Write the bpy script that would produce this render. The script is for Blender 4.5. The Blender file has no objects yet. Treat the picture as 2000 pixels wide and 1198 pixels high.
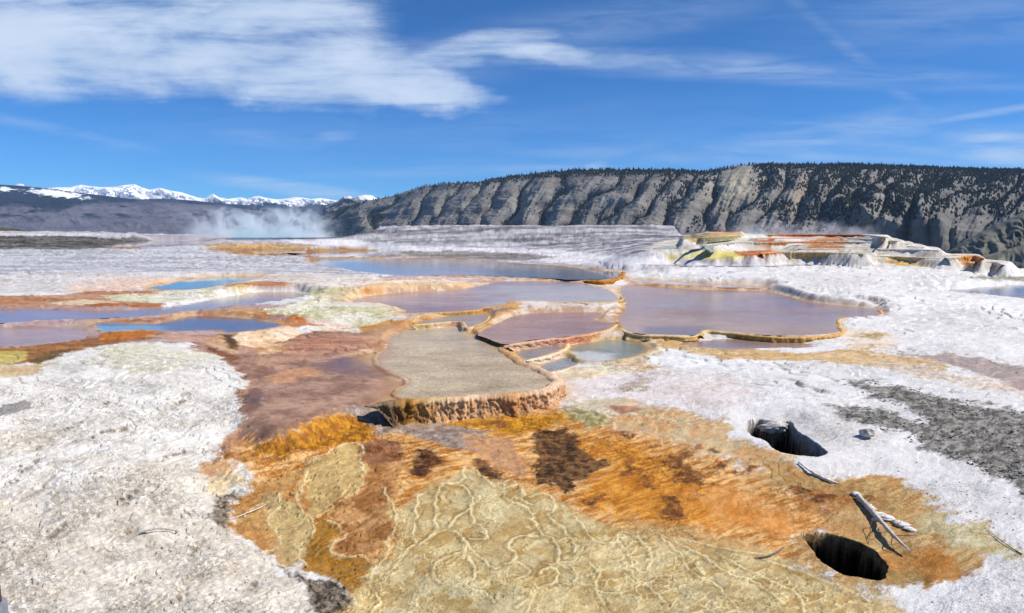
import bpy, bmesh, math, random
import numpy as np
from mathutils import Vector

random.seed(7)
RNG = np.random.default_rng(7)
C = bpy.context.scene.collection
sc = bpy.context.scene

# ------------------------------------------------------------------ camera
W0, H0, F = 2000.0, 1198.0, 1300.0
CAMZ, PITCH = 4.0, math.atan((599 - 440) / 1300.0)
CP, SP = math.cos(PITCH), math.sin(PITCH)
cd = bpy.data.cameras.new('camera'); cam = bpy.data.objects.new('camera', cd); C.objects.link(cam)
cd.sensor_width = 36; cd.lens = 36 * F / W0; cd.clip_start = 0.1; cd.clip_end = 80000
cam.location = (0, 0, CAMZ); cam.rotation_euler = (math.pi / 2 - PITCH, 0, 0)
sc.camera = cam
sc.view_settings.view_transform = 'Standard'; sc.view_settings.look = 'None'
sc.view_settings.exposure = 0.22; sc.view_settings.gamma = 1.0

sc.cycles.volume_bounces = 3
# ------------------------------------------------------------------ sun and sky
SUN_AZ, SUN_EL = math.radians(97), math.radians(49)       # azimuth clockwise from the view direction (+y)
sd_ = Vector((math.sin(SUN_AZ) * math.cos(SUN_EL), math.cos(SUN_AZ) * math.cos(SUN_EL), math.sin(SUN_EL)))
sl = bpy.data.lights.new('sun', 'SUN'); sl.energy = 4.7; sl.angle = math.radians(0.53); sl.color = (1, 0.952, 0.88)
so = bpy.data.objects.new('sun', sl); C.objects.link(so)
so.rotation_euler = sd_.to_track_quat('Z', 'Y').to_euler()


class NT:
    """tiny node-tree helper"""
    def __init__(s, nt):
        s.nt = nt; s.n = nt.nodes; s.l = nt.links

    def node(s, t, ins=None, **kw):
        nd = s.n.new(t)
        for k, v in kw.items(): setattr(nd, k, v)
        for k, v in (ins or {}).items(): s.put(nd.inputs[k], v)
        return nd

    def put(s, sock, v):
        if isinstance(v, bpy.types.NodeSocket): s.l.new(v, sock)
        else: sock.default_value = v

    def m(s, op, a, b=None, c=None, clamp=False):
        nd = s.n.new('ShaderNodeMath'); nd.operation = op; nd.use_clamp = clamp
        s.put(nd.inputs[0], a)
        if b is not None: s.put(nd.inputs[1], b)
        if c is not None: s.put(nd.inputs[2], c)
        return nd.outputs[0]

    def mix(s, fac, a, b, blend='MIX'):
        nd = s.n.new('ShaderNodeMix'); nd.data_type = 'RGBA'; nd.blend_type = blend
        s.put(nd.inputs[0], fac); s.put(nd.inputs[6], a); s.put(nd.inputs[7], b)
        return nd.outputs[2]

    def ramp(s, x, a, b, lo=0.0, hi=1.0):
        nd = s.n.new('ShaderNodeMapRange'); nd.interpolation_type = 'SMOOTHSTEP'
        s.put(nd.inputs[0], x)
        for i, v in ((1, a), (2, b), (3, lo), (4, hi)): nd.inputs[i].default_value = v
        return nd.outputs[0]

    def noise(s, vec, scale, detail=6, rough=0.55, dist=0.0):
        nd = s.n.new('ShaderNodeTexNoise')
        if vec is not None: s.put(nd.inputs['Vector'], vec)
        nd.inputs['Scale'].default_value = scale; nd.inputs['Detail'].default_value = detail
        nd.inputs['Roughness'].default_value = rough; nd.inputs['Distortion'].default_value = dist
        return nd.outputs[0]


world = bpy.data.worlds.new('World'); sc.world = world; world.use_nodes = True
t = NT(world.node_tree)
for nd in list(t.n): t.n.remove(nd)
sky = t.node('ShaderNodeTexSky', sky_type='NISHITA', sun_disc=False, sun_elevation=SUN_EL,
             sun_rotation=SUN_AZ, altitude=2600, air_density=1.0, dust_density=0.0, ozone_density=4.0)
tc = t.node('ShaderNodeTexCoord')
sep = t.node('ShaderNodeSeparateXYZ', {0: tc.outputs['Generated']})
dx, dy, dz = sep.outputs
ysafe = t.m('MAXIMUM', dy, 0.05)
cu = t.m('DIVIDE', dx, ysafe)         # tangent-plane direction coordinates of the northern sky
cv = t.m('DIVIDE', dz, ysafe)


def dirv(px, py):                     # photo pixel -> (x/y, z/y) of its direction
    v = (599 - py) / F; u = (px - 1000) / F
    yy = CP + v * SP
    return u / yy, (-SP + v * CP) / yy


comb = t.node('ShaderNodeCombineXYZ', {0: cu, 1: cv, 2: 0.0}).outputs[0]
wn = t.node('ShaderNodeTexNoise', {'Vector': comb, 'Scale': 4.0, 'Detail': 6.0, 'Roughness': 0.6})
wsub = t.node('ShaderNodeVectorMath', {0: wn.outputs['Color'], 1: (0.5, 0.5, 0.5)}, operation='SUBTRACT').outputs[0]


def ell(px, py, ax, ay, rot, amp, soft=0.5, warp=0.15):
    """soft rotated ellipse of cloud cover centred at a direction"""
    u0, v0 = dirv(px, py)
    w = t.node('ShaderNodeVectorMath', {0: wsub, 1: (warp, warp * .55, 0)}, operation='MULTIPLY').outputs[0]
    p = t.node('ShaderNodeVectorMath', {0: comb, 1: w}, operation='ADD').outputs[0]
    mp = t.node('ShaderNodeMapping', {'Vector': p}, vector_type='TEXTURE')
    mp.inputs['Location'].default_value = (u0, v0, 0)
    mp.inputs['Rotation'].default_value = (0, 0, math.radians(rot))
    mp.inputs['Scale'].default_value = (ax / F, ay / F, 1)
    ln = t.node('ShaderNodeVectorMath', {0: mp.outputs[0]}, operation='LENGTH').outputs['Value']
    return t.ramp(ln, 1.0 + soft, 1.0 - soft, 0.0, amp)


def clsum(lst):
    a = lst[0]
    for b in lst[1:]: a = t.m('MAXIMUM', a, b)
    return a


thick = clsum([ell(150, 70, 460, 105, -3, 1.0, .35), ell(480, 110, 390, 76, -9, 1.0, .4), ell(770, 170, 170, 44, -8, .95, .45), ell(900, 178, 90, 16, -4, .6, .8),
               ell(350, 15, 380, 100, -5, .9, .4), ell(900, 105, 200, 28, 12, .6, .7, .07),
               ell(1060, 108, 120, 20, -4, .75, .6, .05)])
wisp = clsum([ell(1350, 128, 480, 20, -3, .55, .9, .04), ell(1640, 80, 190, 13, -38, .3, 1.0, .03),
              ell(1600, 265, 210, 26, 10, .55, .9, .08), ell(1980, 285, 120, 32, -4, .85, .8, .05),
              ell(1800, 290, 240, 14, -3, .35, 1.0, .04), ell(560, 366, 170, 12, -7, .75, .6, .012),
              ell(1930, 220, 110, 6, 8, .5, 1.0, .02), ell(650, 270, 42, 11, 8, .5, 1.0, .03),
              ell(520, 272, 90, 16, -4, .3, 1.0, .05), ell(120, 255, 150, 10, -12, .3, 1.0, .03),
              ell(1150, 60, 330, 40, 12, .25, 1.0, .08), ell(1350, 300, 330, 20, -2, .38, 1.0, .06),
              ell(1000, 330, 300, 9, 2, .35, 1.0, .03), ell(1163, 323, 24, 7, 6, .8, .7, .01),
              ell(1850, 30, 260, 60, 2, .22, 1.0, .1), ell(1650, 310, 300, 8, -2, .4, 1.0, .03),
              ell(1000, 270, 700, 60, 0, .12, 1.0, .1)])
mpn = t.node('ShaderNodeMapping', {'Vector': comb}); mpn.inputs['Scale'].default_value = (1, 2.6, 1)
mpn.inputs['Rotation'].default_value = (0, 0, math.radians(8))
n1 = t.noise(mpn.outputs[0], 5.5, 9, 0.58, 0.35)
mps = t.node('ShaderNodeMapping', {'Vector': comb}); mps.inputs['Scale'].default_value = (1, 9, 1)
mps.inputs['Rotation'].default_value = (0, 0, math.radians(4))
n2 = t.noise(mps.outputs[0], 5.0, 8, 0.62, 0.5)
n3 = t.noise(mps.outputs[0], 3.0, 10, 0.62, 0.25)
nn = t.m('ADD', t.m('MULTIPLY', t.m('SUBTRACT', n1, 0.5), 1.6), t.m('MULTIPLY', t.m('SUBTRACT', n3, 0.5), 2.3))
d1 = t.ramp(t.m('ADD', thick, t.m('MULTIPLY', nn, t.m('MULTIPLY_ADD', thick, 0.45, 0.60))), 0.06, 1.22)
d1 = t.m('MULTIPLY', d1, t.ramp(thick, 0.0, 0.25))
d2 = t.m('MULTIPLY', wisp, t.ramp(n2, 0.30, 0.68, 0.15, 1.0))
cover = t.m('MULTIPLY', t.m('MAXIMUM', d1, d2), t.ramp(cv, 0.0, 0.03), clamp=True)
cover = t.m('MULTIPLY', cover, t.m('GREATER_THAN', dy, 0.06))
# deep mountain blue
hs = t.node('ShaderNodeHueSaturation', {'Color': sky.outputs[0], 'Hue': 0.5, 'Saturation': 1.12, 'Value': 1.0})
skyc = t.mix(1.0, hs.outputs[0], t.mix(t.ramp(cv, 0.0, 0.40), (0.30, 0.72, 1.12, 1), (0.46, 0.82, 1.08, 1)), 'MULTIPLY')
ccol = t.mix(t.ramp(n1, 0.3, 0.7), (4.3, 5.6, 7.6, 1), (6.0, 7.0, 8.6, 1))
fin = t.mix(t.m('MULTIPLY', cover, 0.93), skyc, ccol)
bg = t.node('ShaderNodeBackground', {0: fin, 1: 0.096})
out = t.node('ShaderNodeOutputWorld', {0: bg.outputs[0]})


# ------------------------------------------------------------------ numpy tools
def unproj(px, py, z):
    px = np.asarray(px, float); py = np.asarray(py, float)
    u = (px - 1000) / F; v = (599 - py) / F
    dyy = CP + v * SP; dzz = -SP + v * CP
    tt = (z - CAMZ) / dzz
    return u * tt, dyy * tt


def proj(x, y, z):
    fw = y * CP - (z - CAMZ) * SP; up = y * SP + (z - CAMZ) * CP
    fw = np.maximum(fw, 0.05)
    return 1000 + F * x / fw, 599 - F * up / fw


P425 = math.atan((599 - 425) / 1300.0); C4, S4 = math.cos(P425), math.sin(P425)


def Lc(px, py):                       # chart of the gently rising ground, isotropic on the ground
    py = np.maximum(py, 434.0)
    u = (np.asarray(px, float) - 1000) / F; v = (599 - py) / F
    dyy = C4 + v * S4; tt = -3.5 / (-S4 + v * C4)
    return F * u / dyy, F * np.log(dyy * tt)


def lift(py, z):                      # height of a point the survey (made level) puts at z: the plateau rises 1.15 % away
    v = (599 - np.asarray(py, float)) / F
    D = (z - CAMZ) / (-S4 + v * C4) * (C4 + v * S4)
    return z + D * 0.01154


_P = RNG.permutation(4096); _G = RNG.random(4096) * 2 * math.pi
_GX, _GY = np.cos(_G), np.sin(_G)


def _h(i, j):
    return _P[(_P[i & 4095] + j) & 4095]


def gn(x, y):
    xi = np.floor(x).astype(np.int64); yi = np.floor(y).astype(np.int64)
    fx = x - xi; fy = y - yi
    sx = fx * fx * fx * (fx * (fx * 6 - 15) + 10); sy = fy * fy * fy * (fy * (fy * 6 - 15) + 10)
    def d(a, b):
        h = _h(xi + a, yi + b)
        return _GX[h] * (fx - a) + _GY[h] * (fy - b)
    n0 = d(0, 0) * (1 - sx) + d(1, 0) * sx
    n1 = d(0, 1) * (1 - sx) + d(1, 1) * sx
    return (n0 * (1 - sy) + n1 * sy) * 1.4


def fbm(x, y, o=4, r=0.5):
    s = 0; a = 1; tot = 0
    for k in range(o):
        s = s + a * gn(x + 17.3 * k, y - 9.1 * k); tot += a; a *= r; x = x * 2.03; y = y * 2.03
    return s / tot * 1.3


def ridged(x, y, o=4, r=0.5):
    s = 0; a = 1; tot = 0
    for k in range(o):
        s = s + a * (1 - np.abs(gn(x + 31.7 * k, y + 5.2 * k)) * 1.6); tot += a; a *= r; x = x * 2.1; y = y * 2.1
    return s / tot


def voro(x, y):
    xi = np.floor(x).astype(np.int64); yi = np.floor(y).astype(np.int64)
    f1 = np.full(x.shape, 9.0); f2 = np.full(x.shape, 9.0); cid = np.zeros(x.shape, np.int64)
    for a in (-1, 0, 1):
        for b in (-1, 0, 1):
            h = _h(xi + a, yi + b)
            px = xi + a + 0.5 + 0.42 * _GX[h]; py = yi + b + 0.5 + 0.42 * _GY[h]
            d = np.hypot(px - x, py - y)
            nw = d < f1
            f2 = np.where(nw, f1, np.minimum(f2, d)); cid = np.where(nw, h, cid); f1 = np.where(nw, d, f1)
    return f1, f2, cid


def ss(a, b, x):
    q = np.clip((x - a) / (b - a), 0, 1)
    return q * q * (3 - 2 * q)


def seg_dist(X, Y, P, closed):
    n = len(P); d = np.full(X.shape, 1e9); inside = np.zeros(X.shape, bool)
    for i in range(n if closed else n - 1):
        ax, ay = P[i]; bx, by = P[(i + 1) % n]
        ex, ey = bx - ax, by - ay
        q = np.clip(((X - ax) * ex + (Y - ay) * ey) / (ex * ex + ey * ey + 1e-12), 0, 1)
        d = np.minimum(d, (X - ax - q * ex) ** 2 + (Y - ay - q * ey) ** 2)
        if closed:
            cnd = (ay > Y) != (by > Y)
            if abs(ey) > 1e-12: inside ^= cnd & (X < ex * (Y - ay) / ey + ax)
    d = np.sqrt(d)
    return np.where(inside, -d, d) if closed else d


def signed_line(X, Y, P):
    d = np.full(X.shape, 1e9); sg = np.zeros(X.shape)
    for i in range(len(P) - 1):
        ax, ay = P[i]; ex, ey = P[i + 1][0] - ax, P[i + 1][1] - ay
        q = np.clip(((X - ax) * ex + (Y - ay) * ey) / (ex * ex + ey * ey + 1e-12), 0, 1)
        dd = (X - ax - q * ex) ** 2 + (Y - ay - q * ey) ** 2; k = dd < d
        d = np.where(k, dd, d); sg = np.where(k, np.sign(ex * (Y - ay) - ey * (X - ax)), sg)
    L0 = np.minimum(np.hypot(X - P[0][0], Y - P[0][1]), np.hypot(X - P[-1][0], Y - P[-1][1]))
    return np.sqrt(d), sg, L0


def sdist(X, Y, P, margin, closed=True):
    """signed distance, evaluated only near the polygon"""
    P = np.asarray(P, float); r = np.full(X.shape, 1e6)
    m = (X > P[:, 0].min() - margin) & (X < P[:, 0].max() + margin) & (Y > P[:, 1].min() - margin) & (Y < P[:, 1].max() + margin)
    if m.any(): r[m] = seg_dist(X[m], Y[m], P, closed)
    return r


def dens(P, step):
    out = []
    n = len(P)
    for i in range(n):
        a = np.array(P[i], float); b = np.array(P[(i + 1) % n], float)
        k = max(1, int(np.hypot(*(b - a)) / step))
        for j in range(k): out.append(tuple(a + (b - a) * j / k))
    return out


def smooth_line(P, per=6):
    """Catmull-Rom through open polyline"""
    P = [np.array(p, float) for p in P]; Q = [2 * P[0] - P[1]] + P + [2 * P[-1] - P[-2]]; o = []
    for i in range(1, len(Q) - 2):
        for k in range(per):
            q = k / per; a, b, c, d = Q[i - 1], Q[i], Q[i + 1], Q[i + 2]
            o.append(0.5 * ((2 * b) + (-a + c) * q + (2 * a - 5 * b + 4 * c - d) * q * q + (-a + 3 * b - 3 * c + d) * q ** 3))
    o.append(P[-1]); return np.array(o)


def smooth_poly(P, per=4):
    n = len(P); P = [np.array(p, float) for p in P]; o = []
    for i in range(n):
        a, b, c, d = P[i - 1], P[i], P[(i + 1) % n], P[(i + 2) % n]
        for k in range(per):
            q = k / per
            o.append(0.5 * ((2 * b) + (-a + c) * q + (2 * a - 5 * b + 4 * c - d) * q * q + (-a + 3 * b - 3 * c + d) * q ** 3))
    return np.array(o)


def lin(c):
    c = np.array(c, float) / 255
    return np.where(c < .04045, c / 12.92, ((c + .055) / 1.055) ** 2.4)


ALB = 0.83                            # displayed sunlit value -> albedo


def alb(c):
    return np.clip(lin(c) * ALB, 0.003, 0.82)


def new_obj(name, verts, faces, mats, parent=None, smooth=True):
    me = bpy.data.meshes.new(name)
    verts = np.ascontiguousarray(verts, np.float32)
    if isinstance(faces, np.ndarray):
        k = faces.shape[1]; nf = len(faces)
        me.vertices.add(len(verts)); me.vertices.foreach_set('co', verts.ravel())
        me.loops.add(nf * k); me.loops.foreach_set('vertex_index', np.ascontiguousarray(faces, np.int32).ravel())
        me.polygons.add(nf); me.polygons.foreach_set('loop_start', np.arange(0, nf * k, k, dtype=np.int32))
        me.update(calc_edges=True)
    else:
        me.from_pydata(verts.tolist(), [], faces); me.update()
    me.polygons.foreach_set('use_smooth', np.full(len(me.polygons), smooth)); me.update()
    for m_ in (mats if isinstance(mats, (list, tuple)) else [mats]): me.materials.append(m_)
    o = bpy.data.objects.new(name, me); C.objects.link(o)
    if parent: o.parent = parent
    return o


def set_col(o, name, rgb):
    a = o.data.attributes.new(name, 'FLOAT_COLOR', 'POINT')
    v = np.ones((len(rgb), 4), np.float32); v[:, :3] = rgb
    a.data.foreach_set('color', v.ravel())


def tag(o, label, cat=None, group=None, kind=None):
    o['label'] = label
    if cat: o['category'] = cat
    if group: o['group'] = group
    if kind: o['kind'] = kind
    return o


def grid_faces(nr, nc):
    i = np.arange(nr - 1)[:, None] * nc + np.arange(nc - 1)[None, :]
    return np.stack([i, i + 1, i + nc + 1, i + nc], -1).reshape(-1, 4)


# ------------------------------------------------------------------ materials
def mat(name):
    m = bpy.data.materials.new(name); m.use_nodes = True
    q = NT(m.node_tree)
    for nd in list(q.n): q.n.remove(nd)
    return m, q


def finish(q, **ins):
    b = q.node('ShaderNodeBsdfPrincipled')
    for k, v in ins.items(): q.put(b.inputs[k.replace('_', ' ')], v)
    q.node('ShaderNodeOutputMaterial', {0: b.outputs[0]})
    return b


def travertine():
    m, q = mat('travertine')
    pos = q.node('ShaderNodeNewGeometry').outputs['Position']
    col = q.node('ShaderNodeAttribute', attribute_name='Col').outputs['Color']
    msk = q.node('ShaderNodeSeparateColor', {0: q.node('ShaderNodeAttribute', attribute_name='Msk').outputs['Color']})
    wet, grain, speck = msk.outputs
    mp = q.node('ShaderNodeMapping', {'Vector': pos}); mp.inputs['Scale'].default_value = (1, 1, 0.6)
    f1 = q.noise(mp.outputs[0], 2.6, 12, 0.70, 0.0)
    f2 = q.noise(mp.outputs[0], 30, 4, 0.65, 0.0)
    f3 = q.noise(mp.outputs[0], 85, 3, 0.65, 0.0)
    # value variation
    var = q.m('ADD', q.m('MULTIPLY', q.m('SUBTRACT', f1, 0.5), 1.3), q.m('ADD', q.m('MULTIPLY', q.m('SUBTRACT', f3, 0.5), 1.5), q.m('MULTIPLY', q.m('SUBTRACT', f2, 0.5), 1.2)))
    gv = q.m('ADD', 1.0, q.m('MULTIPLY', var, q.m('ADD', 0.30, q.m('MULTIPLY', grain, 1.0))))
    c = q.node('ShaderNodeVectorMath', {0: col, 3: gv}, operation='SCALE').outputs[0]
    # dark pits and lichen-like specks
    v = q.node('ShaderNodeTexVoronoi', {'Vector': mp.outputs[0], 'Scale': 17.0, 'Randomness': 1.0})
    f4 = q.noise(mp.outputs[0], 7.0, 4, 0.65, 0.0)
    pit = q.m('MAXIMUM', q.m('MULTIPLY', q.ramp(f2, 0.57, 0.66), q.ramp(f1, 0.46, 0.58)), q.m('MULTIPLY', q.ramp(f4, 0.60, 0.68), q.ramp(f1, 0.48, 0.60)))
    pit = q.m('MULTIPLY', pit, speck, clamp=True)
    c = q.mix(pit, c, q.mix(0.75, c, (0.05, 0.042, 0.033, 1), 'MIX'))
    h = q.m('ADD', q.m('MULTIPLY', f1, 0.075), q.m('ADD', q.m('MULTIPLY', f2, 0.016), q.m('MULTIPLY', f3, 0.006)))
    h = q.m('SUBTRACT', h, q.m('MULTIPLY', pit, 0.012))
    h = q.m('MULTIPLY', h, q.m('ADD', 0.25, q.m('MULTIPLY', grain, 1.0)))
    bp = q.node('ShaderNodeBump', {'Height': h, 'Distance': 1.0, 'Strength': 1.0})
    rough = q.m('SUBTRACT', 0.92, q.m('MULTIPLY', wet, 0.60))
    finish(q, Base_Color=c, Roughness=rough, IOR=1.34, Specular_IOR_Level=q.m('ADD', 0.15, q.m('MULTIPLY', wet, 0.35)),
           Normal=bp.outputs[0])
    return m


def water_mat():
    """a few centimetres of clear water over a stained floor: floor colour + Fresnel mirror with ripples"""
    m, q = mat('shallow_water')
    pos = q.node('ShaderNodeNewGeometry').outputs['Position']
    col = q.node('ShaderNodeAttribute', attribute_name='Col').outputs['Color']
    msk = q.node('ShaderNodeSeparateColor', {0: q.node('ShaderNodeAttribute', attribute_name='Msk').outputs['Color']})
    rip = msk.outputs[1]
    mp = q.node('ShaderNodeMapping', {'Vector': pos}); mp.inputs['Scale'].default_value = (1, 1.5, 1)
    f1 = q.noise(mp.outputs[0], 17, 5, 0.68, 0.5)
    f2 = q.noise(mp.outputs[0], 1.3, 6, 0.65, 0.4)
    c = q.node('ShaderNodeVectorMath', {0: col, 3: q.m('ADD', q.m('MULTIPLY', q.m('SUBTRACT', q.ramp(f1, .34, .66), .5), q.m('MULTIPLY', rip, 0.62)), q.m('ADD', 0.66, q.m('MULTIPLY', f2, 0.68)))}, operation='SCALE').outputs[0]
    h = q.m('MULTIPLY', f1, q.m('ADD', 0.0004, q.m('MULTIPLY', rip, 0.016)))
    bp = q.node('ShaderNodeBump', {'Height': h, 'Distance': 1.0, 'Strength': 1.0})
    finish(q, Base_Color=c, Roughness=q.m('ADD', 0.02, q.m('MULTIPLY', rip, 0.22)), IOR=1.333, Normal=bp.outputs[0])
    return m


def hill_mat(name, sc_, rough=0.95, bump=4.0, strata=0.0):
    m, q = mat(name)
    pos = q.node('ShaderNodeNewGeometry').outputs['Position']
    col = q.node('ShaderNodeAttribute', attribute_name='Col').outputs['Color']
    f = q.noise(pos, sc_, 8, 0.65, 0.2)
    g = q.m('ADD', 0.62, q.m('MULTIPLY', f, 0.76))
    if strata:
        mp = q.node('ShaderNodeMapping', {'Vector': pos}); mp.inputs['Scale'].default_value = (0.002, 0.002, 0.09)
        s_ = q.noise(mp.outputs[0], 1.0, 4, 0.6, 0.1)
        g = q.m('MULTIPLY', g, q.m('ADD', 1 - strata / 2, q.m('MULTIPLY', s_, strata)))
    c = q.node('ShaderNodeVectorMath', {0: col, 3: g}, operation='SCALE').outputs[0]
    bp = q.node('ShaderNodeBump', {'Height': f, 'Distance': bump, 'Strength': 0.9})
    finish(q, Base_Color=c, Roughness=rough, Normal=bp.outputs[0], Specular_IOR_Level=0.1)
    return m


def simple_mat(name, c1, c2, scale=20, rough=0.8, bump=0.004):
    m, q = mat(name)
    oc = q.node('ShaderNodeTexCoord').outputs['Object']
    f = q.noise(oc, scale, 6, 0.65, 0.3)
    c = q.mix(q.ramp(f, 0.35, 0.65), (*c1, 1), (*c2, 1))
    bp = q.node('ShaderNodeBump', {'Height': f, 'Distance': bump, 'Strength': 1.0})
    finish(q, Base_Color=c, Roughness=rough, Normal=bp.outputs[0])
    return m


M_TRAV = travertine(); M_WATER = water_mat()

# ------------------------------------------------------------------ the pools (photo outlines, their water level)
# name: level, outline of the water, wall width (m), label
POOLS = {
 'far_lavender': (1.16, [(190,479),(250,473),(320,470),(420,472),(440,477),(380,480),(300,483),(215,484)], .5, 'narrow lavender pool in front of the far steam, beside dark grey crust'),
 'far_small': (1.06, [(470,491),(520,488),(570,487),(598,491),(560,496),(500,497)], .3, 'small grey blue pool between thin orange rims, left of the far blue strip'),
 'blue_strip': (1.02, [(575,499),(610,493),(680,490),(735,491),(748,496),(700,501),(640,503),(590,503)], .3, 'thin blue strip of water above the long blue pool'),
 'long_blue': (.96, [(600,509),(680,507),(760,506),(830,503),(900,504),(1000,513),(1090,519),(1160,527),(1206,531),(1214,537),(1196,545),(1140,547),(1060,544),(980,541),(900,537),(820,539),(760,538),(690,531),(640,521)], .25, 'long blue and brown mirror pool ending at an orange rim'),
 'mid_lavender': (.84, [(690,588),(720,578),(800,571),(880,567),(940,558),(970,551),(1040,549),(1100,550),(1150,556),(1185,566),(1205,578),(1212,587),(1180,590),(1100,591),(1040,589),(1000,589),(985,596),(945,603),(930,607),(850,612),(797,613),(790,605),(740,598),(700,596)], .22, 'wide lavender pool in the centre above the orange and cream rim'),
 'big_mauve': (.58, [(1215,560),(1290,559),(1400,566),(1480,568),(1510,571),(1560,584),(1600,592),(1700,602),(1718,611),(1712,618),(1650,620),(1636,626),(1634,637),(1642,646),(1600,653),(1500,655),(1420,648),(1375,645),(1360,655),(1300,654),(1240,651),(1214,640),(1207,620),(1222,602),(1216,578)], .2, 'largest mauve pool on the right with scalloped golden rim'),
 'centre_mauve': (.58, [(935,652),(960,637),(1000,619),(1050,611),(1120,610),(1175,611),(1162,624),(1185,630),(1204,631),(1200,640),(1160,650),(1100,659),(1040,664),(1005,671),(985,672),(955,662)], .16, 'mauve pool in the centre above the pink rim'),
 'beige': (.47, [(762,660),(800,642),(840,634),(895,628),(912,640),(918,655),(950,668),(985,688),(1010,706),(1055,727),(1080,742),(1076,754),(1040,765),(950,773),(850,779),(805,782),(770,770),(800,745),(752,722),(735,700),(755,680)], .12, 'rippled beige pool on top of the central round terrace'),
 'upper_shelf': (.68, [(812,631),(850,622),(905,613),(940,610),(953,618),(948,628),(925,636),(909,640),(903,630),(870,629),(840,632)], .12, 'narrow grey shelf pool behind the pink curved lip'),
 'grey_shelf': (.43, [(1008,690),(1002,676),(1060,667),(1098,668),(1104,678),(1062,695),(1025,703)], .12, 'small grey blue pool under the pink rim beside the beige terrace'),
 'low_shelf': (.33, [(1056,716),(1080,706),(1104,699),(1130,702),(1124,712),(1096,722),(1068,727)], .1, 'lowest little blue grey pool right of the beige terrace'),
 'green_grey': (.41, [(1112,676),(1150,668),(1200,664),(1244,666),(1266,680),(1255,690),(1212,702),(1150,704),(1120,692)], .12, 'green grey pool with white scum right of the centre'),
 'sliver': (.36, [(1320,672),(1380,664),(1450,663),(1530,667),(1590,672),(1570,680),(1480,683),(1390,682)], .15, 'mauve sliver of water below the golden rim of the big pool'),
 'right_dark': (.60, [(1840,570),(1890,563),(2000,556),(2200,552),(2200,600),(2000,583),(1920,576)], .3, 'dark violet grey pool at the right edge'),
 'right_strip': (.83, [(1222,546),(1300,548),(1380,553),(1470,557),(1520,562),(1470,563),(1380,561),(1300,556),(1240,551)], .25, 'thin mauve strip of water behind the big mauve pool'),
 'turquoise_left': (.86, [(292,563),(345,549),(410,541),(480,540),(520,542),(470,553),(420,560),(360,567)], .3, 'turquoise blue pool on the left in white travertine'),
 'long_grey': (.70, [(-80,612),(60,604),(150,606),(300,603),(400,587),(480,574),(560,570),(618,576),(590,588),(500,598),(420,605),(330,612),(250,621),(150,624),(60,628),(-80,634)], .3, 'long grey blue channel running to the left edge'),
 'deep_blue': (.645, [(178,632),(215,629),(300,633),(340,624),(385,616),(450,619),(510,624),(555,634),(520,643),(440,652),(418,645),(350,647),(280,645),(205,648)], .2, 'deep blue pool above the peach cascade on the left'),
 'left_purple': (.64, [(-80,642),(60,640),(150,637),(186,650),(178,661),(120,669),(60,674),(-80,682)], .2, 'purple water at the left edge above the orange band'),
 'steam_pool': (1.36, [(440,467),(480,461),(560,459),(640,460),(700,463),(640,466),(540,468),(460,469)], .4, 'turquoise hot spring pool under the steam'),
 'terrace_pool': (1.80, [(1270,487),(1310,479),(1350,477),(1420,478),(1425,483),(1380,486),(1310,487)], 2.6, 'pale turquoise pool at the foot of the right terraces'),
 'tan_strip': (1.0, [(1245,517),(1320,515),(1450,515),(1640,516),(1560,520),(1420,521),(1300,520)], .3, 'thin tan strip of water in front of the right terraces'),
}
# terrace steps that only shape the ground (tops of the right cluster): level, outline
TIERS = [
 (.66, [(540,832),(600,815),(680,790),(770,780),(802,776),(775,745),(742,705),(640,690),(540,730),(500,790)]),
 (1.75, [(1345,509),(1400,508),(1440,508),(1440,496),(1350,497)]), (1.88, [(1380,505),(1440,505),(1480,504),(1480,492),(1385,493)]), (2.12, [(1455,498),(1500,497.5),(1520,496),(1520,486),(1465,488)]),
 (2.21, [(1492,494.5),(1520,493),(1600,494),(1690,497),(1710,490),(1690,476),(1450,476)]),
 (1.99, [(1680,501),(1740,502),(1790,504),(1856,507),(1866,496),(1700,488)]),
 (2.09, [(1850,503),(1885,501),(1912,502),(1918,505),(1914,497),(1855,496)]),
 (1.81, [(1895,513),(1950,514),(1960,518),(1975,513),(1950,506),(1900,506)]),
 (2.02, [(1420,501),(1470,500.5),(1505,500),(1505,488),(1430,490)]), (2.55, [(1345,479),(1390,477),(1400,470),(1350,470)]), (2.95, [(1335,468),(1378,464),(1388,458),(1340,458)]),
 (2.41, [(1560,486),(1700,487),(1780,488),(1830,490),(1836,487),(1800,480),(1560,476)]),
 (2.55, [(1560,480),(1700,480),(1770,482),(1800,484),(1804,480),(1770,474),(1560,470)]),
 (2.72, [(1385,477),(1420,475),(1500,474),(1600,473),(1680,474),(1770,477),(1776,473),(1740,467),(1390,462)]),
 (2.93, [(1480,467),(1640,466),(1700,468),(1752,471),(1756,467),(1700,460),(1490,460)]),
 (3.17, [(1375,462),(1440,460),(1520,459),(1600,459),(1690,460),(1728,464),(1730,460),(1700,455),(1385,455)]),
 (3.31, [(1385,456),(1442,455),(1446,452),(1385,451)]),
]
LEV = {k: float(lift(np.sort([p[1] for p in v[1]])[-3:].mean(), v[0])) for k, v in POOLS.items()}
LEV['mid_lavender'] = .93; LEV['beige'] = .68; LEV['upper_shelf'] = .81; LEV['centre_mauve'] = LEV['big_mauve'] - .01; LEV['terrace_pool'] = 2.34; LEV['right_strip'] = .90; LEV['tan_strip'] = 1.5
SHOAL = {'long_grey': .028, 'left_purple': .030, 'deep_blue': .012, 'far_lavender': .03, 'far_small': .03, 'blue_strip': .02, 'turquoise_left': .012, 'right_dark': .02, 'right_strip': .02, 'sliver': .02, 'tan_strip': .04, 'green_grey': .006, 'long_blue': .008, 'mid_lavender': .005}
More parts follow.
